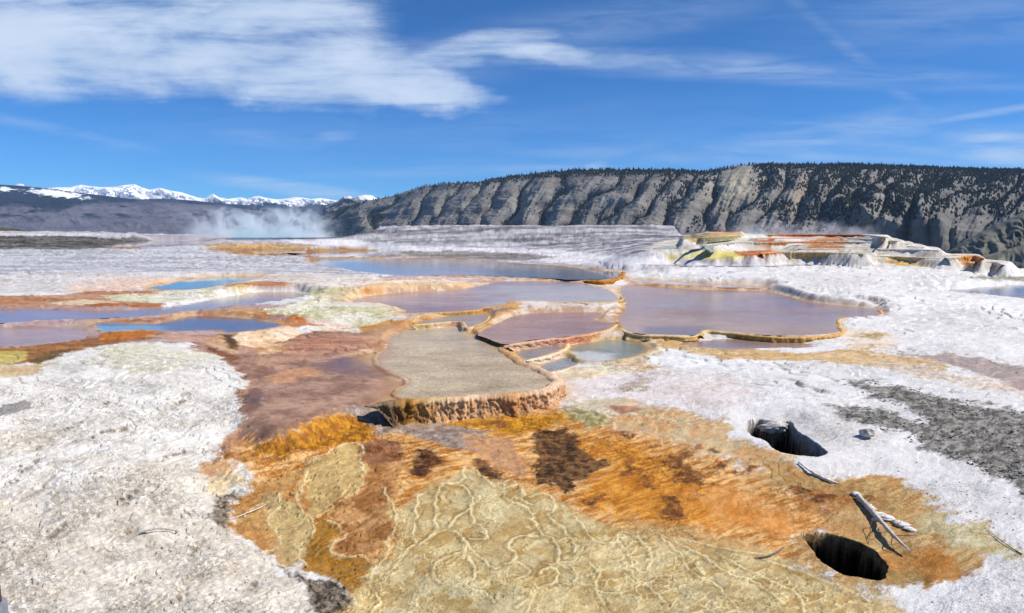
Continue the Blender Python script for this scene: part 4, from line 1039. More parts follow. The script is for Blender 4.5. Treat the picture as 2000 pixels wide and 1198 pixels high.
# the right cluster of tiers
YL = (226, 214, 160)
rim_wall([(1484,495.5),(1500,494),(1520,493),(1600,494),(1690,497)], 1.72, .72, .16,
         [(1430,(236,226,150),(214,196,90)),(1470,(206,120,60),(170,90,50)),(1530,(226,206,160),(200,160,100)),(1600,(222,190,130),(170,110,60)),(1660,(232,218,180),(206,180,140)),(1760,(222,200,150),(210,170,90)),(1850,WH,(200,190,180))],
         'long cream and yellow front wall of the right terraces', lev0=2.21, n_v=14)
rim_wall([(1672,501),(1740,502),(1790,504),(1860,507)], 1.50, .45, .14, [(1680,(232,210,150),(216,180,100)),(1740,(226,190,110),(206,160,84)),(1856,WH,(206,176,140))], 'low yellow stained wall at the right of the front terrace wall', lev0=1.99, n_v=10)
rim_wall([(1846,504),(1868,502),(1885,501),(1908,501),(1920,505)], 1.72, .7, .18, [(1850,WH,(190,186,180)),(1870,(232,200,150),(200,150,90)),(1885,(226,160,84),(196,124,56)),(1916,(226,170,110),(206,140,80))], 'orange step at the right end of the terraces', lev0=2.09, n_v=12)
rim_wall([(1890,514),(1915,513),(1948,514),(1960,518)], 1.36, .5, .16, [(1890,(226,186,150),(200,150,110)),(1960,WH,(190,170,160))], 'lowest pinkish step at the far right of the terraces', lev0=1.81, n_v=10)
rim_wall([(1368,480),(1420,475),(1500,474),(1600,473),(1680,474),(1775,477)], 2.30, .42, .16,
         [(1376,(190,200,192),(150,156,146)),(1420,(200,196,180),(130,124,108)),(1480,(206,196,180),(150,120,90)),(1520,(204,140,92),(160,110,70)),(1590,(206,136,86),(160,104,64)),(1650,(226,220,206),(190,180,166)),(1800,WH,(190,186,180))],
         'middle wall of the right terraces, grey left and rust brown in the middle', lev0=2.72, n_v=12)
rim_wall([(1360,465),(1440,460),(1520,459),(1600,459),(1690,460),(1722,463),(1734,465)], 2.66, .30, .14,
         [(1364,(150,136,100),(110,100,76)),(1440,(214,206,150),(130,124,84)),(1500,(206,196,160),(90,86,60)),(1520,(206,130,84),(160,100,64)),(1680,(200,126,82),(160,100,66)),(1705,(226,222,206),(200,190,170)),(1745,(214,176,90),(190,120,60))],
         'rust red top wall of the right terraces with drips', lev0=3.17, n_v=10)
rim_wall([(1384,456),(1412,455),(1440,455),(1448,452)], 2.95, .3, .12, [(1380,(206,160,120),(170,130,100)),(1450,(222,150,104),(190,120,80))], 'small peach block on top of the right terraces', lev0=3.31, n_v=8)
rim_wall([(1550,486),(1700,487),(1780,488),(1836,490)], 1.92, .2, .1, [(1610,WH,(214,190,160)),(1845,WH,(200,190,180))], 'thin white step just above the yellow front wall of the right terraces', lev0=2.41, n_v=6)
rim_wall([(1550,480),(1700,480),(1770,482),(1806,484)], 2.10, .18, .1, [(1600,(200,130,80),(160,100,60)),(1660,WH,CR),(1835,WH,(206,180,160))], 'thin white step in the middle of the right slope of the terraces', lev0=2.55, n_v=6)
rim_wall([(1470,467),(1640,466),(1700,468),(1758,472)], 2.48, .18, .1, [(1560,(196,110,60),(150,80,44)),(1660,WH,(206,180,150)),(1785,WH,(200,186,176))], 'thin step below the rust red top wall of the terraces', lev0=2.93, n_v=6)

# ------------------------------------------------------------------ far landscape
def strip(name, prof, Dc, Df, zf, nu, nv, colf, disp, matl, px0, px1, top_back=600, shape=1.0):
    """a hillside that rises from its foot (distance Df, height zf) to its skyline (distance Dc, photo profile)"""
    pr = np.array(prof, float)
    px = np.linspace(px0, px1, nu)
    skyy = np.interp(px, pr[:, 0], pr[:, 1])
    dc = np.interp(px, *np.array(Dc, float).T); df = np.interp(px, *np.array(Df, float).T)
    v = (599 - skyy) / F; dyy = CP + v * SP; dzz = -SP + v * CP; u = ((px - 1000) / F) / dyy
    zc = CAMZ + dc * dzz / dyy
    s = np.linspace(0, 1, nv)[:, None]
    D = df + (dc - df) * s; Z = zf + (zc - zf) * s ** shape
    Dn, Zn = disp(px[None, :] + 0 * s, s + 0 * px[None, :], D, Z, u[None, :] + 0 * s)
    # back side
    Db = np.stack([dc + top_back * .3, dc + top_back]); Zb = np.stack([zc - 4, zc - top_back * .5])
    Dn = np.concatenate([Dn, Db]); Zn = np.concatenate([Zn, Zb])
    x = (u * Dn); y = Dn
    P = np.stack([x.ravel(), y.ravel(), Zn.ravel()], 1)
    o = new_obj(name, P, grid_faces(nv + 2, nu), matl)
    sv = np.concatenate([s + 0 * u[None, :], np.ones((2, nu))]).ravel()
    ppx, ppy = proj(P[:, 0], P[:, 1], P[:, 2])
    set_col(o, 'Col', colf(ppx, ppy, sv, P))
    return o, P, nv, nu, sv, ppx, ppy


RIDGE = [(560,448),(600,436),(640,418),(680,403),(720,392),(760,385),(800,372),(830,364),(880,358),(930,357),(960,350),(1000,344),(1060,338),(1120,333),(1200,332),(1300,332),(1380,335),(1420,328),(1450,323),(1500,320),(1560,322),(1640,320),(1700,322),(1780,325),(1850,328),(1900,330),(2000,332),(2200,336),(2500,345)]
DC = [(560,5200),(700,4500),(900,3900),(1200,3300),(1500,2950),(2000,2700),(2500,2700)]
DF = [(560,4700),(700,3900),(900,3200),(1200,2550),(1500,2150),(1750,1750),(2000,1500),(2500,1400)]


def gully(px, s, D):
    al = px / F * 2900.0
    ph = al / 135 - s * 1.7 + 1.15 * fbm(al / 420, s * 1.2, 3, .45)
    g0 = np.abs(np.sin(math.pi * ph)) ** .8                # V-shaped gullies running down to the left
    g1 = .68 * g0 + .32 * ridged(al / 150 - s * 1.4, s * 1.0 + 3, 4, .5)
    g2 = ridged(al / 95 - s * 2.4, s * 1.4, 3, .5)
    return g1, g2


def ridge_disp(px, s, D, Z, u):
    g1, g2 = gully(px, s, D)
    env = np.clip(s * 3, 0, 1) * np.clip((1 - s) * 4, 0, 1)
    al = px / F * 2900.0
    spur = ridged(al / 520 + s * .6 + 1.7, s * .5 + 9, 2) * ss(1500, 1700, px) * np.clip((.75 - s) * 2.2, 0, 1) * np.clip(s * 6, 0, 1)
    d = (g1 - .5) * 110 * env * np.clip(1 + .8 * fbm(px / 150 + 3, s * .7, 2), .45, 1.4) + (g2 - .5) * 40 * env + spur * 210
    Dn = D - d; Zn = Z + d * .18 + spur * 60
    # cliff band near the top
    al2 = fbm(al / 160, s * 3, 3)
    Zn = Zn + 10 * np.sin(s * 34 + al2 * 3) * env * .35 + 5 * fbm(al / 25, s * 40, 3) * env
    return Dn, Zn


def ridge_col(px, py, s, P):
    al = px / F * 2900.0
    n = fbm(al / 180, s * 6, 4); n2 = fbm(al / 40, s * 20, 3)
    st = fbm(al / 900, s * 38, 3)
    c = alb((150,146,139)) * np.ones((len(px), 1))
    m = np.clip(.5 + n * .9 + st * .5, 0, 1)[:, None]
    c = c * (1 - m) + alb((112,108,103)) * m
    r = ss(1750, 1950, px)[:, None] * .6
    c = c * (1 - r) + alb((112,112,112)) * r
    w = (np.exp(-(((px - 1430 + (py - 370) * .4) / 45) ** 2 + ((py - 365) / 38) ** 2)) * .8)[:, None]
    c = c * (1 - w) + alb((196,184,156)) * w
    w = (np.exp(-(((px - 1565 + (py - 370) * .55) / 20) ** 2 + ((py - 380) / 40) ** 2)) * .8)[:, None]
    c = c * (1 - w) + alb((178,160,142)) * w
    k = (ss(.25, .6, n2 + n * .5) * .25)[:, None]
    return c * (1 - k) + alb((90,88,82)) * k


M_RIDGE = hill_mat('cliff_rock', .02, bump=9, strata=.5)
ridge, RP, rnv, rnu, rs, rpx, rpy = strip('mountain', RIDGE, DC, DF, -125, 1500, 260, ridge_col, ridge_disp, M_RIDGE, 545, 2450)
tag(ridge, 'long grey flat topped cliff ridge with dark tree filled gullies', 'mountain', kind='structure')
RPg = RP.reshape(rnv + 2, rnu, 3)

# conifers of the ridge
DENS = [(620,420,.55),(660,412,.7),(700,402,.7),(700,430,.45),(760,395,.3),(800,378,.45),(800,420,.25),(850,390,.12),(900,370,.12),(900,420,.1),(950,365,.15),(1000,360,.18),(1000,400,.2),(1000,430,.15),(1060,345,.3),(1060,390,.22),(1080,420,.25),(1150,350,.25),(1150,390,.3),(1200,360,.35),(1240,400,.3),(1250,350,.6),(1300,360,.75),(1280,430,.25),(1350,360,.85),(1380,355,.9),(1340,410,.35),(1400,380,.5),(1430,350,.05),(1450,370,.03),(1420,400,.15),(1380,435,.15),(1460,420,.25),(1500,350,.8),(1500,400,.7),(1470,395,.3),(1560,345,.5),(1550,380,.2),(1540,420,.5),(1580,380,.6),(1600,350,.9),(1640,350,.95),(1640,400,.95),(1600,420,.85),(1700,350,.95),(1720,385,.35),(1700,430,.2),(1760,360,.9),(1760,410,.85),(1730,440,.12),(1800,360,.9),(1820,390,.6),(1800,440,.35),(1850,350,.85),(1860,400,.35),(1850,440,.08),(1830,470,.15),(1900,350,.8),(1920,380,.55),(1900,430,.15),(1950,350,.8),(1960,390,.45),(1960,430,.5),(2000,350,.8),(2000,400,.4),(1990,430,.2),(1920,470,.3),(1900,500,.03),(2100,350,.8),(2100,430,.4)]
dn = np.array(DENS, float)


def density(px, py):
    w = 1 / (((px[:, None] - dn[:, 0]) / 1.0) ** 2 + ((py[:, None] - dn[:, 1]) * 1.6) ** 2 + 150) ** 1.6
    return (w * dn[:, 2]).sum(1) / w.sum(1)


N = 130000
fi = RNG.random(N) ** .9 * (rnv - 2); fj = RNG.random(N) * (rnu - 2)
i0, j0 = fi.astype(int), fj.astype(int)
a_, b_ = (fi - i0)[:, None], (fj - j0)[:, None]
tp = RPg[i0, j0] * (1 - a_) * (1 - b_) + RPg[i0 + 1, j0] * a_ * (1 - b_) + RPg[i0, j0 + 1] * (1 - a_) * b_ + RPg[i0 + 1, j0 + 1] * a_ * b_
tpx, tpy = proj(tp[:, 0], tp[:, 1], tp[:, 2]); ts = fi / (rnv - 1)
g1, g2 = gully(tpx, ts, None)
dd = density(tpx, tpy) * (1 + .25 * ss(1480, 1560, tpx))
clump = fbm(tpx / 16 + 3, ts * 9, 3)
gul = ss(.46, .22, g1) + .25 * ss(.55, .3, g2)
crest = np.interp(tpx, *np.array(RIDGE, float).T); band = ss(15, 3, tpy - crest) * ss(780, 1050, tpx) * ss(.0, .1, .8 - np.exp(-((tpx - 1440) / 60) ** 2))
lft = ss(1500, 1350, tpx)
prob = np.clip(dd * (.55 + .9 * clump) + dd * gul * 1.1 + gul * (.12 + .62 * lft) - .12 - .16 * lft * (1 - gul), 0, 1)
prob = prob * (1 - .7 * ss(412, 440, tpy) * ss(1360, 1420, tpx))
prob = np.maximum(prob, band * .9)
keep = RNG.random(N) < prob ** 1.2 * .85
tp = tp[keep]; tpx = tpx[keep]
m, q = mat('conifer_needles')
oc = q.node('ShaderNodeNewGeometry').outputs['Position']
cn = q.mix(q.ramp(q.noise(oc, .03, 3), .35, .65), (.017, .024, .020, 1), (.036, .042, .030, 1))
finish(q, Base_Color=cn, Roughness=.9, Specular_IOR_Level=.1)
M_TREE = m


def cone_forest(P, hmin, hmax, wide=.32):
    n = len(P); k = 5
    h = RNG.uniform(hmin, hmax, n); r = h * RNG.uniform(wide * .7, wide * 1.2, n); rot = RNG.random(n) * 6.28
    V = np.zeros((n, 2 * k + 1, 3)); fc = []
    for j in range(k):
        an = rot + j * 2 * math.pi / k; jit = RNG.uniform(.75, 1.25, n)
        V[:, j] = P + np.stack([np.cos(an) * r * jit, np.sin(an) * r * jit, h * .02], 1)
        V[:, k + j] = P + np.stack([np.cos(an + .5) * r * .62 * jit, np.sin(an + .5) * r * .62 * jit, h * .5], 1)
    V[:, 2 * k] = P + np.stack([RNG.normal(0, .02, n) * h, RNG.normal(0, .02, n) * h, h], 1)
    tri = []
    for j in range(k):
        j2 = (j + 1) % k
        tri += [(j, j2, k + j), (j2, k + j2, k + j), (k + j, k + j2, 2 * k)]
    tri = np.array(tri)
    Fc = (np.arange(n)[:, None, None] * (2 * k + 1) + tri[None]).reshape(-1, 3)
    return V.reshape(-1, 3), Fc


V, Fc = cone_forest(tp - np.array([0, 0, .6]), 6, 12, .40)
forest = new_obj('forest', V, Fc, M_TREE, smooth=False)
tag(forest, 'dark conifer wood filling the gullies and upper slopes of the grey cliff ridge', 'forest', kind='stuff')
print('forest trees', len(tp))

# 300 conifers one can tell apart on the skyline
def conifer_mesh():
    rr = random.Random(3); vs, fs = [], []
    def ring(z, r, n=9, off=0):
        b0 = len(vs)
        for i in range(n):
            an = i * 2 * math.pi / n + off; q = r * rr.uniform(.72, 1.25)
            vs.append((math.cos(an) * q, math.sin(an) * q, z + rr.uniform(-.02, .02)))
        return b0
    n = 9
    for k in range(6):
        z0 = .10 + k * .145; r0 = .26 * (1 - k / 6.6)
        a = ring(z0, r0, n, k * .4); b = ring(z0 + .09, r0 * .62, n, k * .4); c = ring(z0 + .19, r0 * .12, n, k * .4)
        for i in range(n):
            j = (i + 1) % n
            fs.append((a + i, a + j, b + j, b + i)); fs.append((b + i, b + j, c + j, c + i))
    tb = ring(-.03, .03, 6); tt = ring(.2, .02, 6)
    for i in range(6): fs.append((tb + i, tb + (i + 1) % 6, tt + (i + 1) % 6, tt + i))
    return np.array(vs), fs


cv_, cf_ = conifer_mesh()
proto = new_obj('conifer_tree', cv_, cf_, M_TREE, smooth=False)
crest_pts = RPg[rnv - 1]; crest_px = proj(crest_pts[:, 0], crest_pts[:, 1], crest_pts[:, 2])[0]
cand = np.where((crest_px > 700) & (crest_px < 1998) & ((crest_px < 1478) | (crest_px > 1500)))[0]
sel = np.sort(RNG.choice(cand, 300, replace=False))
for k, ix in enumerate(sel):
    o = proto if k == 0 else proto.copy()
    if k: C.objects.link(o)
    h = random.uniform(6, 13) * (1.1 if crest_px[ix] > 1000 else .9) * crest_pts[ix][1] / 3000
    o.location = crest_pts[ix] + np.array([random.uniform(-3, 3), random.uniform(-12, 4), -.4])
    o.scale = (h * random.uniform(1.2, 1.8), h * random.uniform(1.2, 1.8), h); o.rotation_euler = (0, 0, random.uniform(0, 6.28))
    tag(o, 'small dark conifer standing on the skyline of the grey cliff ridge', 'tree', 'conifers on the skyline of the cliff ridge')

# foothills at the lower right
def foot_disp(amp, fr):
    def f(px, s, D, Z, u):
        al = px / F * 1500
        d = (ridged(al / fr + s * .8, s * .9, 4) - .5) * amp * np.clip(s * 4, 0, 1) * np.clip((1 - s) * 5, .12, 1)
        return D - d, Z + d * .25
    return f


def foot_col(c1, c2, c3, seed):
    def f(px, py, s, P):
        al = px / F * 1500
        n = np.clip(.5 + .9 * fbm(al / 60 + seed, s * 8, 4, .6), 0, 1)[:, None]
        c = alb(c1) * (1 - n) + alb(c2) * n
        k = (ss(.12, .35, fbm(al / 30 + seed + s * 3, s * 9 + 4, 4, .6)) * .85)[:, None]
        return c * (1 - k) + alb(c3) * k
    return f


M_FOOT = hill_mat('scrub_slope', .06, bump=2.5)
o, *_ = strip('hill', [(1780,560),(1840,500),(1880,474),(1920,452),(1960,434),(2000,414),(2100,392),(2400,380)], [(1700,1500),(2400,1350)], [(1700,1150),(2400,1000)], -125, 500, 120, foot_col((132,128,112),(104,106,94),(52,58,50),1), foot_disp(110, 130), M_FOOT, 1760, 2400, 300)
tag(o, 'dark green scrubby foothill at the right edge below the cliff ridge', 'hill', kind='structure')
o, *_ = strip('hill', [(1800,560),(1850,524),(1900,508),(1950,492),(2000,478),(2100,470),(2400,455)], [(1700,900),(2400,850)], [(1700,700),(2400,650)], -128, 400, 80, foot_col((138,134,120),(120,118,108),(96,96,86),5), foot_disp(50, 110), M_FOOT, 1790, 2400, 200)
tag(o, 'pale grey low foothill behind the right end of the terraces', 'hill', kind='structure')

# left: sagebrush slope with forest top
def slope_disp(amp, fr, sx):
    def f(px, s, D, Z, u):
        al = px / F * sx
        d = (ridged(al / fr + s * .5 + 4, s * 1.4, 5, .5) - .5) * amp * np.clip(s * 4, 0, 1) * np.clip((1 - s) * 6, .0, 1)
        return D - d * 2, Z + d * .25
    return f


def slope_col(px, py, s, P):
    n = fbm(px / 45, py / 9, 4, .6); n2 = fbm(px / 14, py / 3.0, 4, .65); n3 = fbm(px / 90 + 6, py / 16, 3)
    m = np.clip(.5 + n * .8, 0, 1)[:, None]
    c = alb((120,118,126)) * (1 - m) + alb((90,92,106)) * m  # sage grey, with some blue of the distant haze painted in
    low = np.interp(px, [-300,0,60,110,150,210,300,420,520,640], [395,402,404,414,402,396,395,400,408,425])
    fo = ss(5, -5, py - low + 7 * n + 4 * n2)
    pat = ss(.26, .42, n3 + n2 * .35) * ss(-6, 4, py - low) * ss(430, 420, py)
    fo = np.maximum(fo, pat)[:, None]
    c = c * (1 - fo) + alb((40,50,66)) * fo  # dark forest, its colour also shifted towards the haze blue
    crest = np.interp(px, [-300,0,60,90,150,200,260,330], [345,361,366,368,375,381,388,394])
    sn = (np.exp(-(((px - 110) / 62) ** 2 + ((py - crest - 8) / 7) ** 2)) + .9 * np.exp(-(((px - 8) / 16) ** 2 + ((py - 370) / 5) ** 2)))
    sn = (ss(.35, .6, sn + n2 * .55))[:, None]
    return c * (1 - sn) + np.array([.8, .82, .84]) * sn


M_SLOPE = hill_mat('sage_slope', .006, bump=25)
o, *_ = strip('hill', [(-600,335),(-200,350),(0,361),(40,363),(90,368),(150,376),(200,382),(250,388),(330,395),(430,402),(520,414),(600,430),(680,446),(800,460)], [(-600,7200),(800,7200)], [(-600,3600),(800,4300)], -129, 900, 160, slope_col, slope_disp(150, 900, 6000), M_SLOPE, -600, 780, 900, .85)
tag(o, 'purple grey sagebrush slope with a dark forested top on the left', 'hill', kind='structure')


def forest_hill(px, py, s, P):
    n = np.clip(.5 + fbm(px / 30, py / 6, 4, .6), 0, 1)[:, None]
    c = alb((42,52,68)) * (1 - n) + alb((62,70,86)) * n  # forest colours with part of the blue haze painted in
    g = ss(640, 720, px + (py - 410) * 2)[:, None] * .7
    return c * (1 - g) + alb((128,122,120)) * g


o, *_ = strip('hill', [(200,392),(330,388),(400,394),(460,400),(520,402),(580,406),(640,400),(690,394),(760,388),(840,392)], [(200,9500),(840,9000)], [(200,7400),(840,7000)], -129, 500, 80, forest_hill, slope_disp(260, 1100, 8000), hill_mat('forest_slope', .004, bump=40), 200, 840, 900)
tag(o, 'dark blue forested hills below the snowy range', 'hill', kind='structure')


def snow_col(lowc, snowline):
    def f(px, py, s, P):
        al = px
        n = fbm(al / 9, py / 5, 5, .65); n2 = fbm(al / 30, py / 10, 3)
        x = (snowline - py) / 9 + n * 1.5 + n2 * .7
        m = ss(-.25, .3, x)[:, None]
        rk = ss(.16, .44, ridged(al / 11 + py / 7, py / 16 + 3, 3) - .62 + n * .25)[:, None] * .75 * ss(3, -1, (py - snowline + 26) / 6)[:, None] ** 0
        c = np.array([.88, .89, .91]) * m + alb(lowc) * (1 - m)
        return c * (1 - rk) + alb((70,78,92)) * rk
    return f


def peak_disp(amp, fr):
    def f(px, s, D, Z, u):
        al = px / F * 12000
        e = np.clip(s * 3, 0, 1) * np.clip((1 - s) * 5, 0, 1)
        d = (ridged(al / fr + s * .6, s * 2.0, 5, .55) - .5) * amp * e
        d2 = (ridged(al / (fr * .45) - s * 1.2, s * 3 + 5, 4, .55) - .5) * amp * .5 * e
        return D - (d + d2) * 2.2, Z + (d + d2) * .25
    return f


M_SNOW = hill_mat('snowy_rock', .004, bump=35, rough=.8)
SK = [(60,392),(90,368),(112,366),(135,366),(158,361),(175,364),(200,366),(228,365),(240,362),(262,360),(276,366),(292,371),(312,367),(330,372),(355,376),(385,386),(400,388),(410,381),(417,379),(428,386),(445,389),(460,387),(470,386),(482,389),(496,384),(505,383),(520,387),(540,390),(560,388),(575,385),(590,386),(606,389),(625,387),(645,390),(665,393),(700,398),(800,400)]
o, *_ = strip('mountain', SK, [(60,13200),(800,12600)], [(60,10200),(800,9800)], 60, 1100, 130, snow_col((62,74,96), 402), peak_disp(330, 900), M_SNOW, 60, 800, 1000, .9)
tag(o, 'snow covered mountain range on the left horizon', 'mountain', kind='structure')
o, *_ = strip('mountain', [(20,380),(27,363),(36,359),(45,360),(52,368),(60,385)], [(20,13400),(60,13400)], [(20,12600),(60,12600)], 150, 60, 20, snow_col((62,74,96), 420), peak_disp(60, 500), M_SNOW, 20, 60, 400)
tag(o, 'tiny snowy summit peeping over the dark slope at far left', 'mountain', kind='structure')
o, *_ = strip('mountain', [(640,402),(660,393),(672,384),(682,383),(695,388),(712,392),(760,398)], [(640,8600),(760,8600)], [(640,7600),(760,7600)], 40, 160, 50, snow_col((112,108,108), 386), peak_disp(160, 700), M_SNOW, 636, 780, 500)
tag(o, 'small brown peak with a snowy top left of the cliff ridge', 'mountain', kind='structure')
o, *_ = strip('mountain', [(690,396),(700,383),(712,381),(726,382),(736,388),(752,396)], [(690,11500),(760,11500)], [(690,10800),(760,10800)], 150, 60, 20, snow_col((80,90,110), 420), peak_disp(60, 600), M_SNOW, 690, 752, 400)
tag(o, 'white snow dome just behind the left end of the cliff ridge', 'mountain', kind='structure')
# green grey knoll at the far left behind the crust
o, *_ = strip('hill', [(-400,430),(-100,438),(0,444),(30,447),(70,454),(120,462)], [(-400,420),(120,380)], [(-400,300),(120,280)], -60, 160, 30, foot_col((104,104,84),(84,86,68),(52,56,44),9), foot_disp(8, 40), M_FOOT, -400, 120, 100)
tag(o, 'low olive green knoll behind the crust at the far left', 'hill', kind='structure')


# ------------------------------------------------------------------ dead wood, stone, post
def zat(x, y):
    z, _g = ground_height(np.array([x, x]), np.array([y, y]))
    return (.09 if y < 8.5 else .45) if _g['hole'][0] < .12 else float(z[0])


def gpt(px, py, h=0.0, z0=.1, fix=False):
    """point h above the ground seen at a photo pixel (z0: first guess of the ground level)"""
    z = z0
    for _ in range(0 if fix else 9):
        x, y = unproj(px, py, z); z = .5 * z + .5 * zat(float(x), float(y))
    x, y = unproj(px, py, z + h)
    return Vector((float(x), float(y), z + h))


def tube_geo(pts, rad, nseg=8, noise=.25, seed=0, sub=6):
    rr = random.Random(seed)
    P = smooth_line([tuple(p) for p in pts], sub); rad = np.interp(np.linspace(0, 1, len(P)), np.linspace(0, 1, len(rad)), rad)
    V = []; n = len(P)
    for i in range(n):
        d = Vector(P[min(i + 1, n - 1)] - P[max(i - 1, 0)]).normalized()
        a = d.orthogonal().normalized() if i == 0 else (a - d * a.dot(d)).normalized()
        b = d.cross(a)
        for k in range(nseg):
            an = k * 2 * math.pi / nseg; r = rad[i] * (1 + rr.uniform(-noise, noise))
            V.append(Vector(P[i]) + (a * math.cos(an) + b * math.sin(an)) * r)
    Fs = []
    for i in range(n - 1):
        for k in range(nseg):
            k2 = (k + 1) % nseg
            Fs.append((i * nseg + k, i * nseg + k2, (i + 1) * nseg + k2, (i + 1) * nseg + k))
    Fs.append(tuple(range(nseg))[::-1]); Fs.append(tuple(range((n - 1) * nseg, n * nseg)))
    return [tuple(v) for v in V], Fs


def tube(name, pts, rad, m_, parent=None, **kw):
    V, Fs = tube_geo(pts, rad, **kw)
    return new_obj(name, np.array(V), Fs, m_, parent)


def empty(name, loc, label, cat, group=None):
    o = bpy.data.objects.new(name, None); C.objects.link(o); o.location = loc
    return tag(o, label, cat, group)


def adopt(o, p):
    o.parent = p; o.matrix_parent_inverse = p.matrix_basis.inverted() if False else __import__('mathutils').Matrix.Translation(-Vector(p.location))
    return o


M_DEAD = simple_mat('bleached_wood', (.42, .37, .30), (.62, .57, .50), 30, .85, .003)
M_CRUST = simple_mat('mineral_crust', (.60, .56, .52), (.76, .73, .70), 40, .9, .006)
M_DARKW = simple_mat('dark_twig', (.05, .038, .028), (.10, .075, .055), 60, .8, .002)
M_BRWOOD = simple_mat('brown_wood', (.13, .09, .065), (.24, .18, .14), 50, .8, .002)


def blob(name, c, r, m_, sx=1, sy=1, sz=.6, seed=0, parent=None, amp=.3, sub=3):
    bm = bmesh.new(); bmesh.ops.create_icosphere(bm, subdivisions=sub, radius=1)
    for v in bm.verts:
        n = 1 + amp * float(gn(np.array([v.co.x * 1.7 + seed]), np.array([v.co.y * 1.7 + v.co.z * 2.3]))[0]) + amp * .4 * float(gn(np.array([v.co.x * 5 + seed]), np.array([v.co.y * 5 + v.co.z * 4]))[0])
        v.co = Vector((v.co.x * sx, v.co.y * sy, v.co.z * sz)) * r * n + Vector(c)
    me = bpy.data.meshes.new(name); bm.to_mesh(me); bm.free()
    me.polygons.foreach_set('use_smooth', np.full(len(me.polygons), True)); me.materials.append(m_)
    o = bpy.data.objects.new(name, me); C.objects.link(o)
    if parent: adopt(o, parent)
    return o


# the crusted dead branch beside the oval sink hole
pA = gpt(1676, 968, .03, .2); pB = gpt(1703, 998, .04, .2); pC = gpt(1722, 1020, .055, .2); pD = gpt(1745, 1046, .065, .2); pE = gpt(1776, 1076, .05, .2)
br = empty('dead_branch', tuple(pA), 'bleached crusted dead branch beside the oval sink hole', 'branch')
adopt(tube('stem', [pA, pB, pC, pD, pE], [.030, .034, .030, .026, .008], M_DEAD, seed=2, noise=.22), br)
adopt(tube('twig', [pC, gpt(1703, 1018, .06, .2), gpt(1700, 1035, .04, .2), gpt(1696, 1064, .0, .2)], [.006, .005, .004, .003], M_DARKW, seed=4, nseg=6), br)
adopt(tube('twig', [pD, gpt(1746, 1047, .07, .2), gpt(1768, 1046, .07, .2), gpt(1790, 1047, .06, .2)], [.006, .005, .004, .003], M_DARKW, seed=5, nseg=6), br)
adopt(tube('twig', [pD, gpt(1741, 1058, .07, .2), gpt(1746, 1072, .03, .2), gpt(1753, 1085, .0, .2)], [.006, .005, .004, .003], M_DARKW, seed=6, nseg=6), br)
adopt(tube('twig', [pC, gpt(1712, 1034, .07, .2), gpt(1724, 1040, .06, .2), gpt(1740, 1036, .10, .2)], [.005, .005, .004, .003], M_DEAD, seed=8, nseg=6), br)
for i, (cx, cy, r, sx, sy) in enumerate([(1676,964,.055,1,1),(1684,975,.045,1.2,1),(1693,985,.045,1.3,1),(1702,993,.045,1.2,1),(1712,1001,.05,1.5,1.2),(1722,1007,.05,1.4,1.1),(1733,1011,.05,1.5,1.2),(1742,1016,.045,1.5,1.1),(1752,1022,.04,1.5,1),(1766,1026,.05,1.6,1),(1776,1030,.05,1.6,1.1),(1784,1036,.04,1.4,1),(1704,1003,.04,1.2,1),(1715,1012,.035,1.2,1)]):
    r *= random.uniform(.65, 1.3); cx += random.uniform(-4, 4); cy += random.uniform(-3, 3)
    blob('crust', gpt(cx, cy, .008, .2), r, M_CRUST, sx, sy, .5, i, br, .5)
# encrusted twig behind it
st = empty('dead_branch', tuple(gpt(1562, 905, 0, .4)), 'thin white crusted stick lying between the two sink holes', 'branch')
adopt(tube('stem', [gpt(1560, 903, .01, .4), gpt(1580, 918, .02, .4), gpt(1600, 930, .02, .4), gpt(1618, 938, .02, .4), gpt(1636, 944, .008, .4)], [.012, .02, .024, .022, .010], M_CRUST, seed=9, noise=.35), st)
s1 = tube('stick', [gpt(1474, 1090, .012), gpt(1492, 1088, .018), gpt(1510, 1082, .02), gpt(1530, 1070, .02)], [.006, .011, .012, .008], M_BRWOOD, seed=11)
tag(s1, 'short dark brown stick left of the oval sink hole', 'stick')
s2 = tube('stick', [gpt(1928, 1034, .01), gpt(1950, 1052, .015), gpt(1972, 1068, .012), gpt(1996, 1083, .008)], [.002, .004, .005, .006], M_DARKW, seed=12, nseg=6)
tag(s2, 'very thin dark twig on white crust near the right edge', 'stick')
s3 = tube('stick', [gpt(248, 1058, .008), gpt(265, 1045, .02), gpt(290, 1036, .024), gpt(315, 1033, .024), gpt(350, 1038, .018)], [.006, .010, .012, .011, .006], M_CRUST, seed=13, noise=.2)
s3.data.materials[0] = simple_mat('grey_stick', (.30, .26, .22), (.44, .40, .35), 40)
tag(s3, 'curved grey brown stick lying on the white crust at lower left', 'stick')
s4 = tube('stick', [gpt(458, 1013, .01), gpt(480, 1003, .02), gpt(505, 993, .02), gpt(520, 985, .01)], [.004, .007, .007, .004], M_CRUST, seed=14)
tag(s4, 'pale stick at the left tip of the amber shelf', 'stick')
s5 = tube('stick', [gpt(447, 754, .02), gpt(460, 757, .03), gpt(470, 762, .02)], [.004, .005, .004], M_DARKW, seed=15, nseg=6)
tag(s5, 'tiny dark twig on the edge of the white mound over brown water', 'stick')
# the loose stone
M_STONE = simple_mat('stone', (.34, .31, .28), (.52, .49, .46), 14, .9, .01)
rk = blob('stone', gpt(1693, 846, .06), .10, M_STONE, 1.15, .9, .85, 5, None, .45, 2)
for p_ in rk.data.polygons: p_.use_smooth = False
tag(rk, 'single grey stone on white crust beside the dark grey gravel', 'stone')
